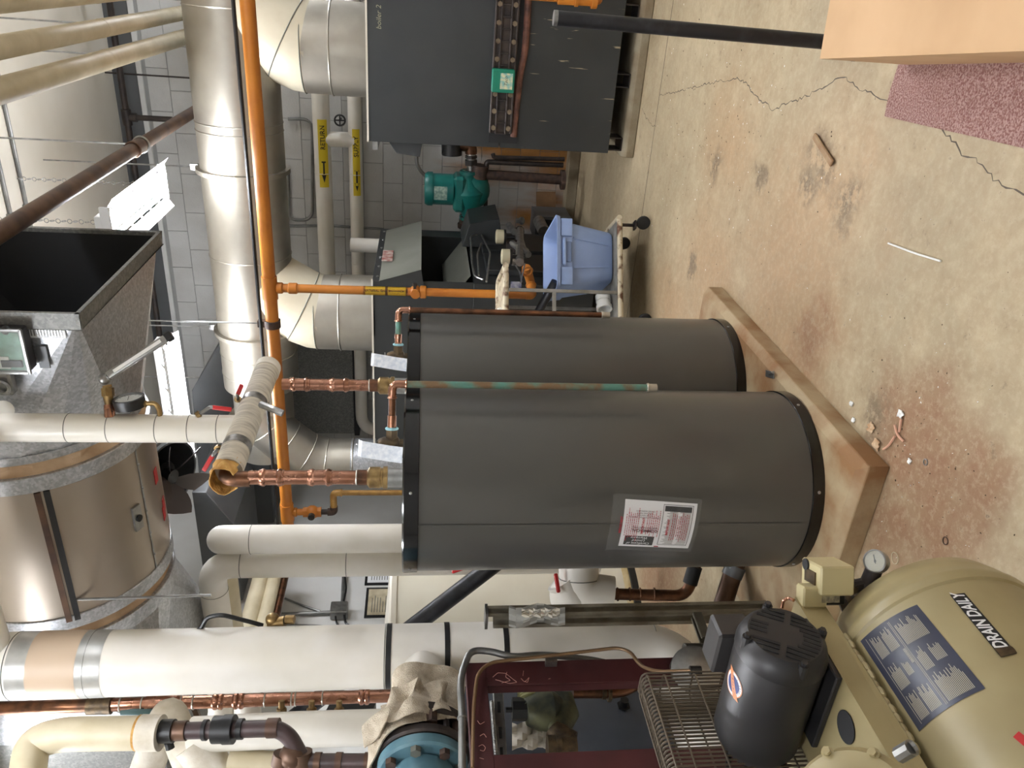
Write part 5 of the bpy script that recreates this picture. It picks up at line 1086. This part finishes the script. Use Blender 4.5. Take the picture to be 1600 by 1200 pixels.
# ================================================================== air compressor in the foreground
KX, KZ, KR, KY = -1.364, .43, .254, 1.25
ac = thing('air_compressor', 'beige tank-mounted air compressor with black motor in the foreground', 'air compressor', (KX, .6, 0))
G().lathe([(.02, -.52), (.15, -.5), (.225, -.45), (KR-.004, -.36), (KR-.004, KY-.02), (KR+.001, KY-.015), (KR+.003, KY), (KR+.001, KY+.012), (KR-.006, KY+.02), (KR-.012, KY+.045), (.225, KY+.085), (.18, KY+.115), (.1, KY+.135), (.01, KY+.14)], (KX, 0, KZ), Y, 64, caps=False).make('tank', m_beige, ac)
for y in (-.2, 1.0):
    for s in (-1, 1): G().prism([(KX+s*.12, y, .25), (KX+s*.2, y, .3), (KX+s*.27, y, 0), (KX+s*.2, y, 0)], (0, .08, 0)).make('leg', m_beige, ac, bevel=.004, smooth=0)
q = G(); q.bb((-1.66, .1, .752), (-1.28, 1.36, .76)).bb((-1.29, .1, .695), (-1.28, 1.36, .76)).bb((-1.66, .1, .695), (-1.65, 1.36, .76))
q.make('deck', m_beige, ac, bevel=.003, smooth=0)
for i in range(14): G().ball((-1.287+random.uniform(-.004, .004), .95+i*.022, .69), (.009, .016, .008), 8).make('weld_bead', m_beige, ac)
def on_tank(y, a, e=0): return V((KX+(KR-.004+e)*math.cos(a), y, KZ+(KR-.004+e)*math.sin(a)))
def hit_tank(px, py):
    d = _ray(px, py); ox, oz = CC.x-KX, CC.z-KZ; R_ = KR-.004; A = d.x**2+d.z**2; B = 2*(ox*d.x+oz*d.z); C_ = ox*ox+oz*oz-R_*R_; t = (-B-math.sqrt(max(B*B-4*A*C_, 0)))/(2*A); p = CC+d*t
    return p.y, math.atan2(p.z-KZ, p.x-KX)
def tank_label(corners, m, nm, e=.0012, n=10):
    h = [hit_tank(*c) for c in corners]          # order: start-top, end-top, end-bottom, start-bottom in reading direction
    bil = lambda u, v: tuple(h[0][k]*(1-u)*(1-v)+h[1][k]*u*(1-v)+h[2][k]*u*v+h[3][k]*(1-u)*v for k in (0, 1))
    f = lambda u, v, e_=e: on_tank(*bil(u, v), e_)
    G().sheet([[f(i/n, j/n) for i in range(n+1)] for j in range(n+1)]).make(nm, m, ac); return f, [o for o in ac.children if o.name.startswith(nm)][0]
m_navy = mat('label_navy', (34, 38, 58), .35, c2=(42, 46, 64), scale=9)
m_lp = mat('label_print', (176, 172, 156), .5)
f, wl = tank_label([(1437, 1143), (1345, 1002), (1433, 945), (1540, 1076)], m_navy, 'instruction_label')
q = G()
def bar(u0, u1, v0, v1): q.sheet([[f(u0+(u1-u0)*i/4, v, .002) for i in range(5)] for v in (v0, v1)])
for v in (.505, .525, .09): bar(.03, .97, v, v+.006)
def para(u0, u1, v0, n, dv=.019):
    for i in range(n): bar(u0, u0+(u1-u0)*random.uniform(.6, 1), v0+i*dv, v0+i*dv+.009)
for u0, u1, v0, n in ((.05, .3, .12, 8), (.05, .3, .30, 9), (.36, .62, .12, 9), (.42, .6, .33, 5), (.7, .95, .14, 8), (.7, .95, .32, 8), (.04, .33, .56, 19), (.37, .62, .56, 7), (.4, .62, .75, 8), (.67, .95, .56, 18)): para(u0, u1, v0, n)
bar(.5, .66, .465, .495); q.make('fine_print', m_lp, wl, kind='stuff')
wl2 = lambda u0, v0, su, sv: (lambda x, y: f(u0+x*su, v0-y*sv, .0024))
letters('lettering', 'WARNING', .05, m_navy, wl, None, None, None, wl2(.58, .48, .75, .5), bold=.001)
f2, dl = tank_label([(1564, 1028), (1484, 930), (1507, 927), (1589, 1022)], m_ink, 'drain_label')
letters('lettering', 'DRAIN DAILY', .125, m_paper, dl, None, None, None, lambda x, y: f2(.55+x*1.18, .5-y*8.6, .002), shear=.25, bold=.003)
G().sheet([[f2(u, v, .003+.003*math.sin(u*30)) for u in (.0, .04, .08, .13)] for v in (0, .5, 1)]).make('peeled_corner', m_bronze, dl)
f3, rl = tank_label([(1640, 1200), (1583, 1152), (1592, 1143), (1650, 1190)], m_red, 'red_label'); 
# motor
mo_y, mo_z, mo_r = 1.205, .862, .098
G().lathe([(.06, 0), (.085, .006), (mo_r, .03), (mo_r, .30), (.085, .33), (.04, .335)], (-1.245, mo_y, mo_z), -X, 44).make('motor_body', m_motor, ac)
mb = [o for o in ac.children if o.name.startswith('motor_body')][0]
G().lathe([(mo_r+.002, .045), (mo_r+.002, .03), (.092, .006), (.08, -.006), (.03, -.008), (.0, -.008)], (-1.245, mo_y, mo_z), -X, 44, caps=False).make('end_bell', m_motor, ac)
sla = math.radians(62); su_, sw_ = V((0, math.cos(sla), math.sin(sla))), V((0, -math.sin(sla), math.cos(sla)))
for k in range(-5, 6):                                # vent slots: parallel slits inside a ring
    o_ = k*.0128; ho = math.sqrt(.076**2-o_*o_) if abs(o_) < .076 else 0; hi_ = math.sqrt(max(.036**2-o_*o_, 0))
    for sg in (-1, 1):
        a_, b_ = max(hi_+.003, .007), ho
        if b_-a_ > .008 and not (sg > 0 and abs(k) == 2):
            c_ = V((-1.2372, mo_y, mo_z))+sw_*o_; G().beam(c_+su_*sg*a_-X*.0012*(a_/.03), c_+su_*sg*b_-X*.0022, .0076, .004, up=X).make('vent_slot', m_dark, mb, smooth=0)
for i in range(4):
    a = math.pi*i/2+.05; c_ = V((-1.25, mo_y+math.cos(a)*.088, mo_z+math.sin(a)*.088)); G().cyl(c_-X*.03, c_+X*.012, .011, n=10).cyl(c_+X*.01, c_+X*.02, .007, n=6).make('end_bolt', m_motor, mb)
G().box((-1.36, 1.30, .935), (.12, .075, .085)).make('terminal_box', m_motor, ac, bevel=.006, smooth=0)
G().bb((-1.5, mo_y-.09, .76), (-1.28, mo_y+.09, .775)).make('motor_base', m_motor, ac, bevel=.003, smooth=0)
# round sticker wrapped on the body
def on_motor(x, s, e=.001): a = math.radians(128)+s/mo_r; return V((x, mo_y-math.cos(math.pi-a)*(mo_r+e), mo_z+math.sin(a)*(mo_r+e)))
sc = hit = None
def disc_on(fn_, cx, cy, r0, r1, m, nm, e, n=28):
    G().sheet([[fn_(cx+math.cos(t)*r, cy+math.sin(t)*r, e) for t in [2*math.pi*i/n for i in range(n+1)]] for r in (r0, (r0+r1)/2, r1)]).make(nm, m, mb)
def hit_motor(px, py):
    d = _ray(px, py); oy, oz = CC.y-mo_y, CC.z-mo_z; A = d.y**2+d.z**2; B = 2*(oy*d.y+oz*d.z); C_ = oy*oy+oz*oz-mo_r**2; t = (-B-math.sqrt(max(B*B-4*A*C_, 0)))/(2*A); p = CC+d*t; return p.x, math.atan2(p.z-mo_z, p.y-mo_y)
sx_, sa_ = hit_motor(1146, 1068)
fm = lambda x, s, e=.001: V((sx_+x, mo_y+math.cos(sa_-s/mo_r)*(mo_r+e), mo_z+math.sin(sa_-s/mo_r)*(mo_r+e)))
disc_on(fm, 0, 0, .001, .031, m_paper, 'sticker', .0008); disc_on(fm, 0, 0, .001, .022, mat('sticker_navy', (34, 48, 110), .5), 'sticker_core', .0012); disc_on(fm, 0, 0, .029, .031, mat('sticker_orange', (214, 140, 90), .5), 'sticker_rim', .0012)
G().sheet([[fm(-.031+i*.0062, -.02+i*.004+k*.008, .0016) for i in range(11)] for k in (-1, 1)]).make('sticker_band', MATS['sticker_orange'], mb)
for i, ch in enumerate('EFFICIENCY'):
    a = math.radians(200+i*15); letters('lettering', ch, .0065, m_ink, mb, None, None, None, lambda x, y, a=a: fm(math.cos(a)*(.0255-y)+math.sin(a)*-x*-1, math.sin(a)*(.0255-y)+math.cos(a)*x, .0016))
# belt guard: bent wires over a flat box, pulley and belts inside
gd_ = thing('belt_guard', 'wire belt guard cage beside the compressor motor', 'belt guard', (-1.6, 1.0, .76))
gx1_, gx0_, gy1_, gy0_, gz1_, gz0_ = -1.565, -1.64, 1.40, .42, 1.088, .762
m_wire = mat('guard_wire', (96, 86, 74), .45, .5)
y = gy1_
while y > gy0_:
    G().tube([(gx1_, y, gz0_), (gx1_, y, gz1_), (gx0_, y, gz1_), (gx0_, y, gz0_)], .0026, 5, .018, 3).make('bent_wire', m_wire, gd_); y -= .0112
for z in (.79, .87, .95, 1.03, 1.075): G().tube([(gx1_+.003, gy0_, z), (gx1_+.003, gy1_, z), (gx0_-.003, gy1_, z), (gx0_-.003, gy0_, z)], .0026, 5, .02, 3).make('long_wire', m_wire, gd_)
for x in (gx1_-.02, gx0_+.02): G().tube([(x, gy0_, gz1_+.003), (x, gy1_-.01, gz1_+.003), (x, gy1_+.003, gz0_)], .0026, 5, .02, 3).make('long_wire', m_wire, gd_)
fw = G(); fw.lathe([(.03, -.02), (.03, .02)], (-1.60, .72, .93), X, 20).torus((-1.60, .72, .93), X, .145, .018, 40, 8)
for i in range(5): a = 2*math.pi*i/5; fw.beam((-1.60, .72, .93), (-1.60, .72+math.cos(a)*.14, .93+math.sin(a)*.14), .03, .014, up=X)
fw.make('flywheel', m_blackiron, ac)
G().cyl((-1.62, mo_y, mo_z), (-1.58, mo_y, mo_z), .05, n=24).make('motor_pulley', m_blackiron, ac)
pts = [V((-1.60, mo_y+math.cos(a)*.052, mo_z+math.sin(a)*.052)) for a in [math.radians(-75+i*15) for i in range(11)]]+[V((-1.60, .72+math.cos(a)*.165, .93+math.sin(a)*.165)) for a in [math.radians(80+i*12) for i in range(17)]]
G().sweep(pts, .007, 6, closed=True).make('belt', m_rub, ac)
# pump crankcase with bolted cover at the photo edge
pc_ = at_d(1388, 1235, 1.42)
G().lathe([(.115, 0), (.12, .01), (.12, .09), (.105, .11), (.06, .12), (.055, .135), (.02, .138)], pc_-X*.12, V((.8, -.1, .6)), 36).make('crankcase', m_beige, ac)
nn = V((.8, -.1, .6)).normalized(); u_, w_, _ = basis(nn)
for i in range(8): a = 2*math.pi*i/8; c_ = pc_-X*.12+nn*.09+(u_*math.cos(a)+w_*math.sin(a))*.108; G().cyl(c_, c_+nn*.02, .012, n=10).cyl(c_+nn*.02, c_+nn*.03, .008, n=6).make('cover_bolt', m_beige, ac)
dh_ = on_z(1322, 1136, .7605); G().cyl(dh_, dh_+Z*.0015, .034, n=28).make('deck_hole', m_dark, ac)
G().cyl(at_d(1405, 1180, 1.35), at_d(1425, 1168, 1.33), .014, n=10).cyl(at_d(1425, 1168, 1.33), at_d(1430, 1165, 1.33), .01, n=8).make('oil_plug', m_steel, ac)
# pressure switch, small box, manifold, gauge
ps = thing('pressure_switch', 'beige pressure switch box with an oval knob at the compressor end', 'pressure switch', at_d(1300, 905, 1.92))
def obox(c, sx, sy, sz, yaw, m, nm, par, bev=.004): G().box(c, (sx, sy, sz), yaw).make(nm, m, par, bevel=bev, smooth=0)
pcx = at_d(1293, 900, 1.9); m_sw = mat('switch_beige', (188, 176, 134), .45)
obox(pcx, .07, .095, .085, .45, m_sw, 'cover', ps); obox(pcx+Z*.044, .03, .05, .004, .45, m_bronze, 'recess', ps, 0)
G().cyl(pcx+V((.012, .03, .043)), pcx+V((.012, .03, .047)), .014, n=20).make('knob', m_ink, ps)
c2_ = at_d(1268, 930, 1.88); obox(c2_, .05, .04, .06, .45, m_sw, 'side_box', ps); obox(pcx+V((-.03, -.03, -.01)), .05, .02, .05, .45, m_blk, 'side_plate', ps)
G().box(pcx+V((-.02, -.048, .01)), (.03, .003, .045), .45).make('rating_label', mat('switch_label', (170, 160, 130), .6, c2=(110, 104, 90), scale=90), ps)
mn = thing('manifold', 'dark pipe manifold carrying the compressor gauge and switch', 'pipe manifold', at_d(1345, 935, 1.93))
G().tube([at_d(1368, 885, 1.9), at_d(1352, 922, 1.93), at_d(1340, 950, 1.95)], .02, 12, .02).tube([at_d(1356, 910, 1.92), at_d(1322, 917, 1.93)], .014, 10, 0).tube([at_d(1345, 938, 1.94), at_d(1312, 946, 1.95)], .016, 10, 0).make('pipe', m_blackiron, mn); G().cyl(at_d(1336, 918, 1.93), at_d(1330, 916, 1.93), .02, n=6).cyl(at_d(1330, 940, 1.95), at_d(1322, 943, 1.95), .022, n=6).make('hex_fitting', m_bronze, mn)
gg = thing('tank_gauge', 'small round steel gauge on top of the compressor manifold', 'gauge', at_d(1370, 880, 1.88))
gc = at_d(1368, 877, 1.88); gn = (Z*.8+V((.45, -.35, 0))).normalized()
G().lathe([(.022, -.022), (.0265, -.018), (.028, .0), (.028, .006), (.025, .008), (.0245, .003)], gc, gn, 32, caps=False).cyl(gc-gn*.022, gc-gn*.02, .022, n=24).make('case', m_steel, gg); G().cyl(gc, gc+gn*.002, .0248, n=28).make('dial', mat('dial_cream', (196, 192, 172), .5), gg)
gu, gw_, _ = basis(gn); G().beam(gc+gn*.003-gu*.006, gc+gn*.003+gu*.016, .002, .0008, up=gn).box(gc+gn*.003, (.006, .006, .002)).make('needle', m_ink, gg, smooth=0); G().cyl(gc+gn*.006, gc+gn*.007, .025, n=28).make('glass', m_glass, gg)
# small copper line at the platform end
G().tube([at_d(1222, 950, 1.9), at_d(1224, 938, 1.9), at_d(1232, 934, 1.9), at_d(1240, 938, 1.88)], .004, 8, .01).make('copper_loop', m_copper, label='tiny copper loop at the end of the compressor deck', cat='copper tube')
# ================================================================== cardboard box, mat, black post
ca, cb_, cc_ = on_z(1281, 92, .33), on_z(1600, 80, .33), on_z(1295, 0, .33)
ey = (cb_-ca).normalized(); ex = V((-ey.y, ey.x, 0)); ex = ex if ex.x > 0 else -ex
bxx = thing('cardboard_box', 'large plain cardboard box lying on the mat', 'cardboard box', (ca.x+.4, ca.y-.6, 0))
Wd, Ln, Hh = .62, 1.3, .33
pt = lambda u, v, z: V((ca.x, ca.y, 0))+ex*u+ey*v+Z*z
def wall4(a, b_): G().prism([a, b_, b_+Z*Hh, a+Z*Hh], (ex if abs((b_-a).normalized().dot(ey)) > .5 else ey)*.005).make('side', m_card, bxx, smooth=0)
wall4(pt(0, 0, 0), pt(0, Ln, 0)); wall4(pt(Wd, 0, 0), pt(Wd, Ln, 0)); wall4(pt(0, 0, 0), pt(Wd, 0, 0)); wall4(pt(0, Ln, 0), pt(Wd, Ln, 0))
sp = (on_z(1527, 40, Hh)-ca).dot(ey)
for v0, v1 in ((0, sp-.0004), (sp+.0004, Ln)):
    G().sheet([[pt(Wd*i/6, v0+(v1-v0)*j/6, Hh+.002*math.sin(i+j)) for j in range(7)] for i in range(7)], (0, 0, -.004)).make('flap', m_card, bxx)
m_mat = mat('mat_maroon_pile', (134, 92, 86), .95, c2=(182, 150, 142), scale=170, lo=.4, hi=.62, bump=1., bscale=150, detail=2)
ma, mb_, mc = on_z(1386, 182, 0), on_z(1600, 231, 0), on_z(1405, 95, 0)
d1, d2 = (mb_-ma).normalized(), V((-(mb_-ma).normalized().y, (mb_-ma).normalized().x, 0)); d2 = d2 if d2.x > 0 else -d2
G().sheet([[ma+d1*(1.5*i/30)+d2*(.9*j/20)+Z*(.010+.004*math.sin(i*.7+j)*(i < 2)+.002*math.sin(i*.4)*math.cos(j*.3)) for j in range(21)] for i in range(31)], (0, 0, -.009)).make('floor_mat', m_mat, label='worn maroon pile mat beside the cardboard box', cat='floor mat')
pb0 = on_z(1340, 70, 0); pd = (pb0-CC).dot(CF); ptop = at_d(866, 28, pd-.12)
bp2 = thing('steel_post', 'black steel post standing behind the cardboard box', 'steel post', pb0)
G().cyl(pb0, ptop, .027, n=24).make('post', m_blackpipe, bp2); G().cyl(ptop-(ptop-pb0).normalized()*.012, ptop+(ptop-pb0).normalized()*.003, .0275, n=24).make('worn_rim', m_steel, bp2); G().cyl(pb0, pb0+Z*.01, .06, n=24).make('base_plate', m_blackiron, bp2)
gs = thing('gas_fitting', 'yellow gas pipe end in front of the boiler by the black post', 'gas pipe', on_y(905, 0, 5.9))
G().cyl(on_y(872, -4, 5.95), on_y(932, -1, 5.95), .045, n=18).cyl(on_y(924, -1, 5.95), on_y(932, -1, 5.95), .06, n=18).cyl(on_y(898, -3, 5.95), on_y(903, -3, 5.95), .055, n=18).make('pipe', m_gas, gs)
G().cyl(on_y(872, -4, 5.95), (on_y(872, -4, 5.95).x, 5.8, 2.80), .03, n=14).make('riser', m_gas, gs); G().tube([on_y(926, -1, 5.95), on_y(934, -1, 5.95), V((on_y(934, -1, 5.95).x, 6.21, on_y(934, -1, 5.95).z))], .036, 16, .03).make('elbow', m_gas, gs)
# ================================================================== cart with the blue bin
Cd = 5.95
C_ = lambda px, py, d=Cd: at_d(px, py, d)
bc = C_(905, 410); bc.z = 0
yaw = YAW+.10
fx_, fy_ = V((math.cos(yaw), math.sin(yaw), 0)), V((-math.sin(yaw), math.cos(yaw), 0))   # right, away
zd0, zr = C_(956, 418, 5.78).z, C_(864, 418, 5.78).z
bn = thing('storage_bin', 'light blue plastic storage bin on the cart', 'storage bin', V((bc.x, bc.y, zd0)))
def ring(w_, d_, z, r=.06, n=4):
    out = []
    for sx_0, sy_0, a0 in ((1, 1, 0), (-1, 1, 90), (-1, -1, 180), (1, -1, 270)):
        for i in range(n+1): a = math.radians(a0+90*i/n); out.append(V((bc.x, bc.y, z))+fx_*(sx_0*(w_/2-r)+r*math.cos(a))+fy_*(sy_0*(d_/2-r)+r*math.sin(a)))
    return out+[out[0]]
Hb = zr-zd0
prof = [(a*1.04, c*1.45, h) for a, c, h in [(.33, .26, .003), (.35, .28, .0), (.365, .295, .02), (.45, .36, .72*Hb), (.475, .385, .73*Hb), (.49, .40, Hb*.93), (.52, .43, Hb*.94), (.53, .44, Hb), (.505, .415, Hb), (.47, .38, Hb*.92), (.43, .34, .7*Hb), (.345, .275, .012), (.1, .1, .01)]]
G().sheet([ring(a, b_, zd0+h) for a, b_, h in prof]).add(ring(.343, .377, zd0+.003)[:-1], [tuple(range(20))]).add(ring(.104, .145, zd0+.01)[:-1], [tuple(range(20))]).make('tub', m_bin, bn, smooth=40)
for k in (-1, 1): G().box(V((bc.x, bc.y, zd0+Hb*.83))-fy_*.287+fx_*k*.178, (.13, .03, Hb*.2), yaw).make('rim_panel', m_bin, bn, bevel=.008, seg=2)
G().box(V((bc.x, bc.y, zd0+Hb*.80))-fy_*.281, (.15, .02, Hb*.12), yaw).make('handle_recess', mat('bin_shadow_blue', (104, 122, 158), .5), bn, bevel=.006)
G().box(V((bc.x, bc.y, zd0+Hb*.87))-fy_*.292, (.2, .03, Hb*.06), yaw).make('handle_lip', m_bin, bn, bevel=.006)
for k in (-1, 1): G().beam(V((bc.x, bc.y, zd0+.03))-fy_*.215+fx_*k*.08, V((bc.x, bc.y, zd0+.70*Hb))-fy_*.268+fx_*k*.11, .012, .01, up=fy_).make('rib', m_bin, bn)
ct = thing('utility_cart', 'battered grey utility cart with casters under the blue bin', 'utility cart', V((bc.x, bc.y, 0)))
cp_ = lambda r, f_, z: V((bc.x, bc.y, z))+fx_*r*1.09+fy_*f_*1.09
zk = zd0-.006
G().tube([cp_(.235, -.30, zk-.02), cp_(.235, .30, zk-.02), cp_(-.52, .30, zk-.02), cp_(-.52, -.30, zk-.02), cp_(.235, -.30, zk-.02), cp_(.24, 0, zk-.02)], .02, 12, .07).make('deck_rim', m_cartrust, ct)
G().prism([cp_(.215, -.28, zk-.02), cp_(.215, .28, zk-.02), cp_(-.5, .28, zk-.02), cp_(-.5, -.28, zk-.02)], (0, 0, .018)).make('deck', m_cartgrey, ct, smooth=0)
zu = C_(782, 460).z
for f_ in (-.285, .285): G().beam(cp_(-.50, f_, zk), cp_(-.50, f_, zu), .03, .02, up=fy_).make('upright', m_cartgrey, ct, smooth=0)
for f_ in (-.285, .285): G().beam(cp_(-.27, f_, zk), cp_(-.27, f_, zu-.02), .022, .022, up=fy_).make('upright', m_cartgrey, ct, smooth=0)
for z in (zu-.34, ): 
    for f_ in (-.285, .285): G().beam(cp_(-.52, f_, z), cp_(-.27, f_, z), .02, .025, up=Z).make('side_rail', m_cartgrey, ct, smooth=0)
G().tube([cp_(-.1, -.24, zu), cp_(-.1, .24, zu), cp_(-.55, .24, zu), cp_(-.55, -.24, zu), cp_(-.1, -.24, zu), cp_(-.1, 0, zu)], .022, 12, .07).make('top_rim', m_cartrust, ct)
G().prism([cp_(-.12, -.22, zu-.012), cp_(-.12, .22, zu-.012), cp_(-.53, .22, zu-.012), cp_(-.53, -.22, zu-.012)], (0, 0, .012)).make('top_tray', m_cartrust, ct, smooth=0)
for r_, f_ in ((.2, -.25), (.2, .25), (-.46, -.25), (-.46, .25)):
    G().cyl(cp_(r_, f_, zk-.03), cp_(r_, f_, .1), .012, n=8).box(cp_(r_, f_, .115), (.06, .06, .012), yaw).make('caster_fork', m_blackiron, ct)
    w_c = cp_(r_+.02, f_, .05); G().lathe([(.02, -.014), (.045, -.014), (.05, -.008), (.05, .008), (.045, .014), (.02, .014)], w_c, fx_*.6+fy_*.8, 20).make('caster_wheel', m_rub, ct)
# odds and ends on the cart
pv = thing('pvc_coupling', 'white plastic coupling lying on the cart deck', 'pipe fitting', cp_(-.3, -.05, zk+.01))
G().lathe([(.045, 0), (.055, 0), (.055, .05), (.05, .05), (.05, .09), (.058, .09), (.058, .12), (.047, .12), (.045, 0)], cp_(-.26, -.12, zk+.062), fx_*-.9+fy_*-.4, 24, caps=False).make('ring', m_pvc, pv)
pv2 = thing('pvc_jar', 'grey plastic cap standing on the cart beside the white coupling', 'pipe fitting', cp_(-.4, .02, zk)); G().lathe([(.001, .0), (.05, .0), (.05, .1), (.055, .1), (.055, .13), (.02, .135)], cp_(-.42, .02, zk+.0), Z, 24).make('cap', m_steel, pv2)
G().tube([cp_(-.36, -.1, zu+.022), cp_(-.47, -.02, zu+.03)], .022, 16, 0).make('plastic_offcut', m_pvc, label='white plastic offcut on the top tray of the cart', cat='pipe offcut')
G().cyl(C_(868, 440, 5.7), C_(836, 496, 5.85), .032, n=18).make('black_tube', m_blackpipe, label='black tube leaning against the rim of the blue bin', cat='tube')
# ================================================================== small things on the floor and pad
G().tube([on_z(1388, 380, .006), on_z(1430, 396, .008), on_z(1470, 408, .006)], .0035, 8, .05).make('white_stick', m_wht, label='thin white stick lying on the open floor', cat='stick')
a, b_ = on_z(1272, 212, .012), on_z(1300, 256, .012); G().beam(a, b_, .03, .012).make('wood_scrap', mat('wood_scrap', (156, 132, 100), .8, c2=(140, 108, 78), scale=20), label='small wood scrap in the dark floor stain', cat='wood scrap', bevel=.004)
tg = on_z(1203, 585, PZ+.006); G().box(tg, (.03, .085, .004), .35).cyl(tg+V((.0, .0, .0)), tg+V((.03, -.04, .008)), .007, n=10).make('metal_clip', m_steel, label='small metal clip lying on the tank pad', cat='clip', bevel=.001)
m_husk = mat('husk_tan', (206, 182, 150), .8, c2=(178, 140, 104), scale=40)
for i, (px, py, s, lab) in enumerate(((1332, 631, .006, 'pale paint chip nearest the pad edge'), (1335, 656, .006, 'white paint chip touching the pad foot'), (1364, 668, .012, 'crumpled cream scrap at the pad foot'), (1372, 694, .013, 'torn yellowish scrap by the pad corner'), (1410, 648, .009, 'white husk at the end of the pink strips'), (1423, 720, .006, 'curled white sliver near the pad corner'))):
    c_ = on_z(px, py, 0); G().sheet([[c_+V(((a_-2)*s*.7+random.uniform(-1, 1)*s*.2, (b_-2)*s*.7+random.uniform(-1, 1)*s*.2, .004+random.uniform(0, s))) for a_ in range(5)] for b_ in range(5)], (0, 0, -.003)).make('scrap', m_husk if i in (2, 3) else m_wht, label=lab, cat='scrap', group='scraps by the pad corner')
for pts, lab in (([(1398, 664), (1402, 680), (1412, 690)], 'pink curled strip by the pad corner'), ([(1408, 655), (1405, 675)], 'pink straight strip beside the white husk'), ([(1398, 682), (1388, 697), (1380, 702)], 'pink strip reaching back to the pad')):
    G().tube([on_z(a_, b_, .008) for a_, b_ in pts], .004, 6, .02).make('strip', mat('pink_strip', (206, 160, 136), .8), label=lab, cat='strip', group='pink strips by the pad corner')
for px, py, r, m, lab in ((1477, 845, .012, m_rustdark, 'dark rusty ring on the brown floor'), (1446, 722, .010, m_steel, 'small grey ring near the pad corner'), (1398, 872, .02, m_cream, 'pale wire loop beside the compressor gauge')):
    G().torus(on_z(px, py, .002), Z, r, .0018, 16, 5).make('ring', m, label=lab, cat='ring')
# loose flakes: far too many to count
q = G(); q2 = G(); random.seed(11)
for i in range(330):
    px, py = random.uniform(1010, 1600), random.uniform(0, 880)
    if random.random() < .55: px, py = random.gauss(1110, 60), random.gauss(200, 110)
    elif random.random() < .5: px, py = random.gauss(1430, 60), random.gauss(740, 90)
    if px > 1590 or py < 2 or py > 890 or px < 1012: continue
    c_ = on_z(px, py, 0)
    if PX-1.3 < c_.x < PX+.02 and PY0-.02 < c_.y < PY1+.02: continue
    if c_.y > 6.0 or c_.x < -2.0: continue
    s = random.uniform(.0015, .0045)*(1+.25*(c_.y-2)); a_ = random.uniform(0, 3.14); e = random.uniform(.25, 1)
    d_, n_ = V((math.cos(a_), math.sin(a_), 0))*s, V((-math.sin(a_), math.cos(a_), 0))*s*e
    (q if random.random() < .45 else q2).add([c_+d_+Z*.001, c_+n_+Z*.002, c_-d_+Z*.001, c_-n_*.7+Z*.0015, c_+Z*.004], [(0, 1, 4), (1, 2, 4), (2, 3, 4), (3, 0, 4)])
q.make('paint_flakes', m_wht, label='white paint flakes scattered over the concrete floor', cat='flakes', kind='stuff', smooth=0)
q2.make('dirt_specks', mat('dirt_brown', (70, 56, 44), .9), label='dark dirt specks scattered over the concrete floor', cat='dirt', kind='stuff', smooth=0)
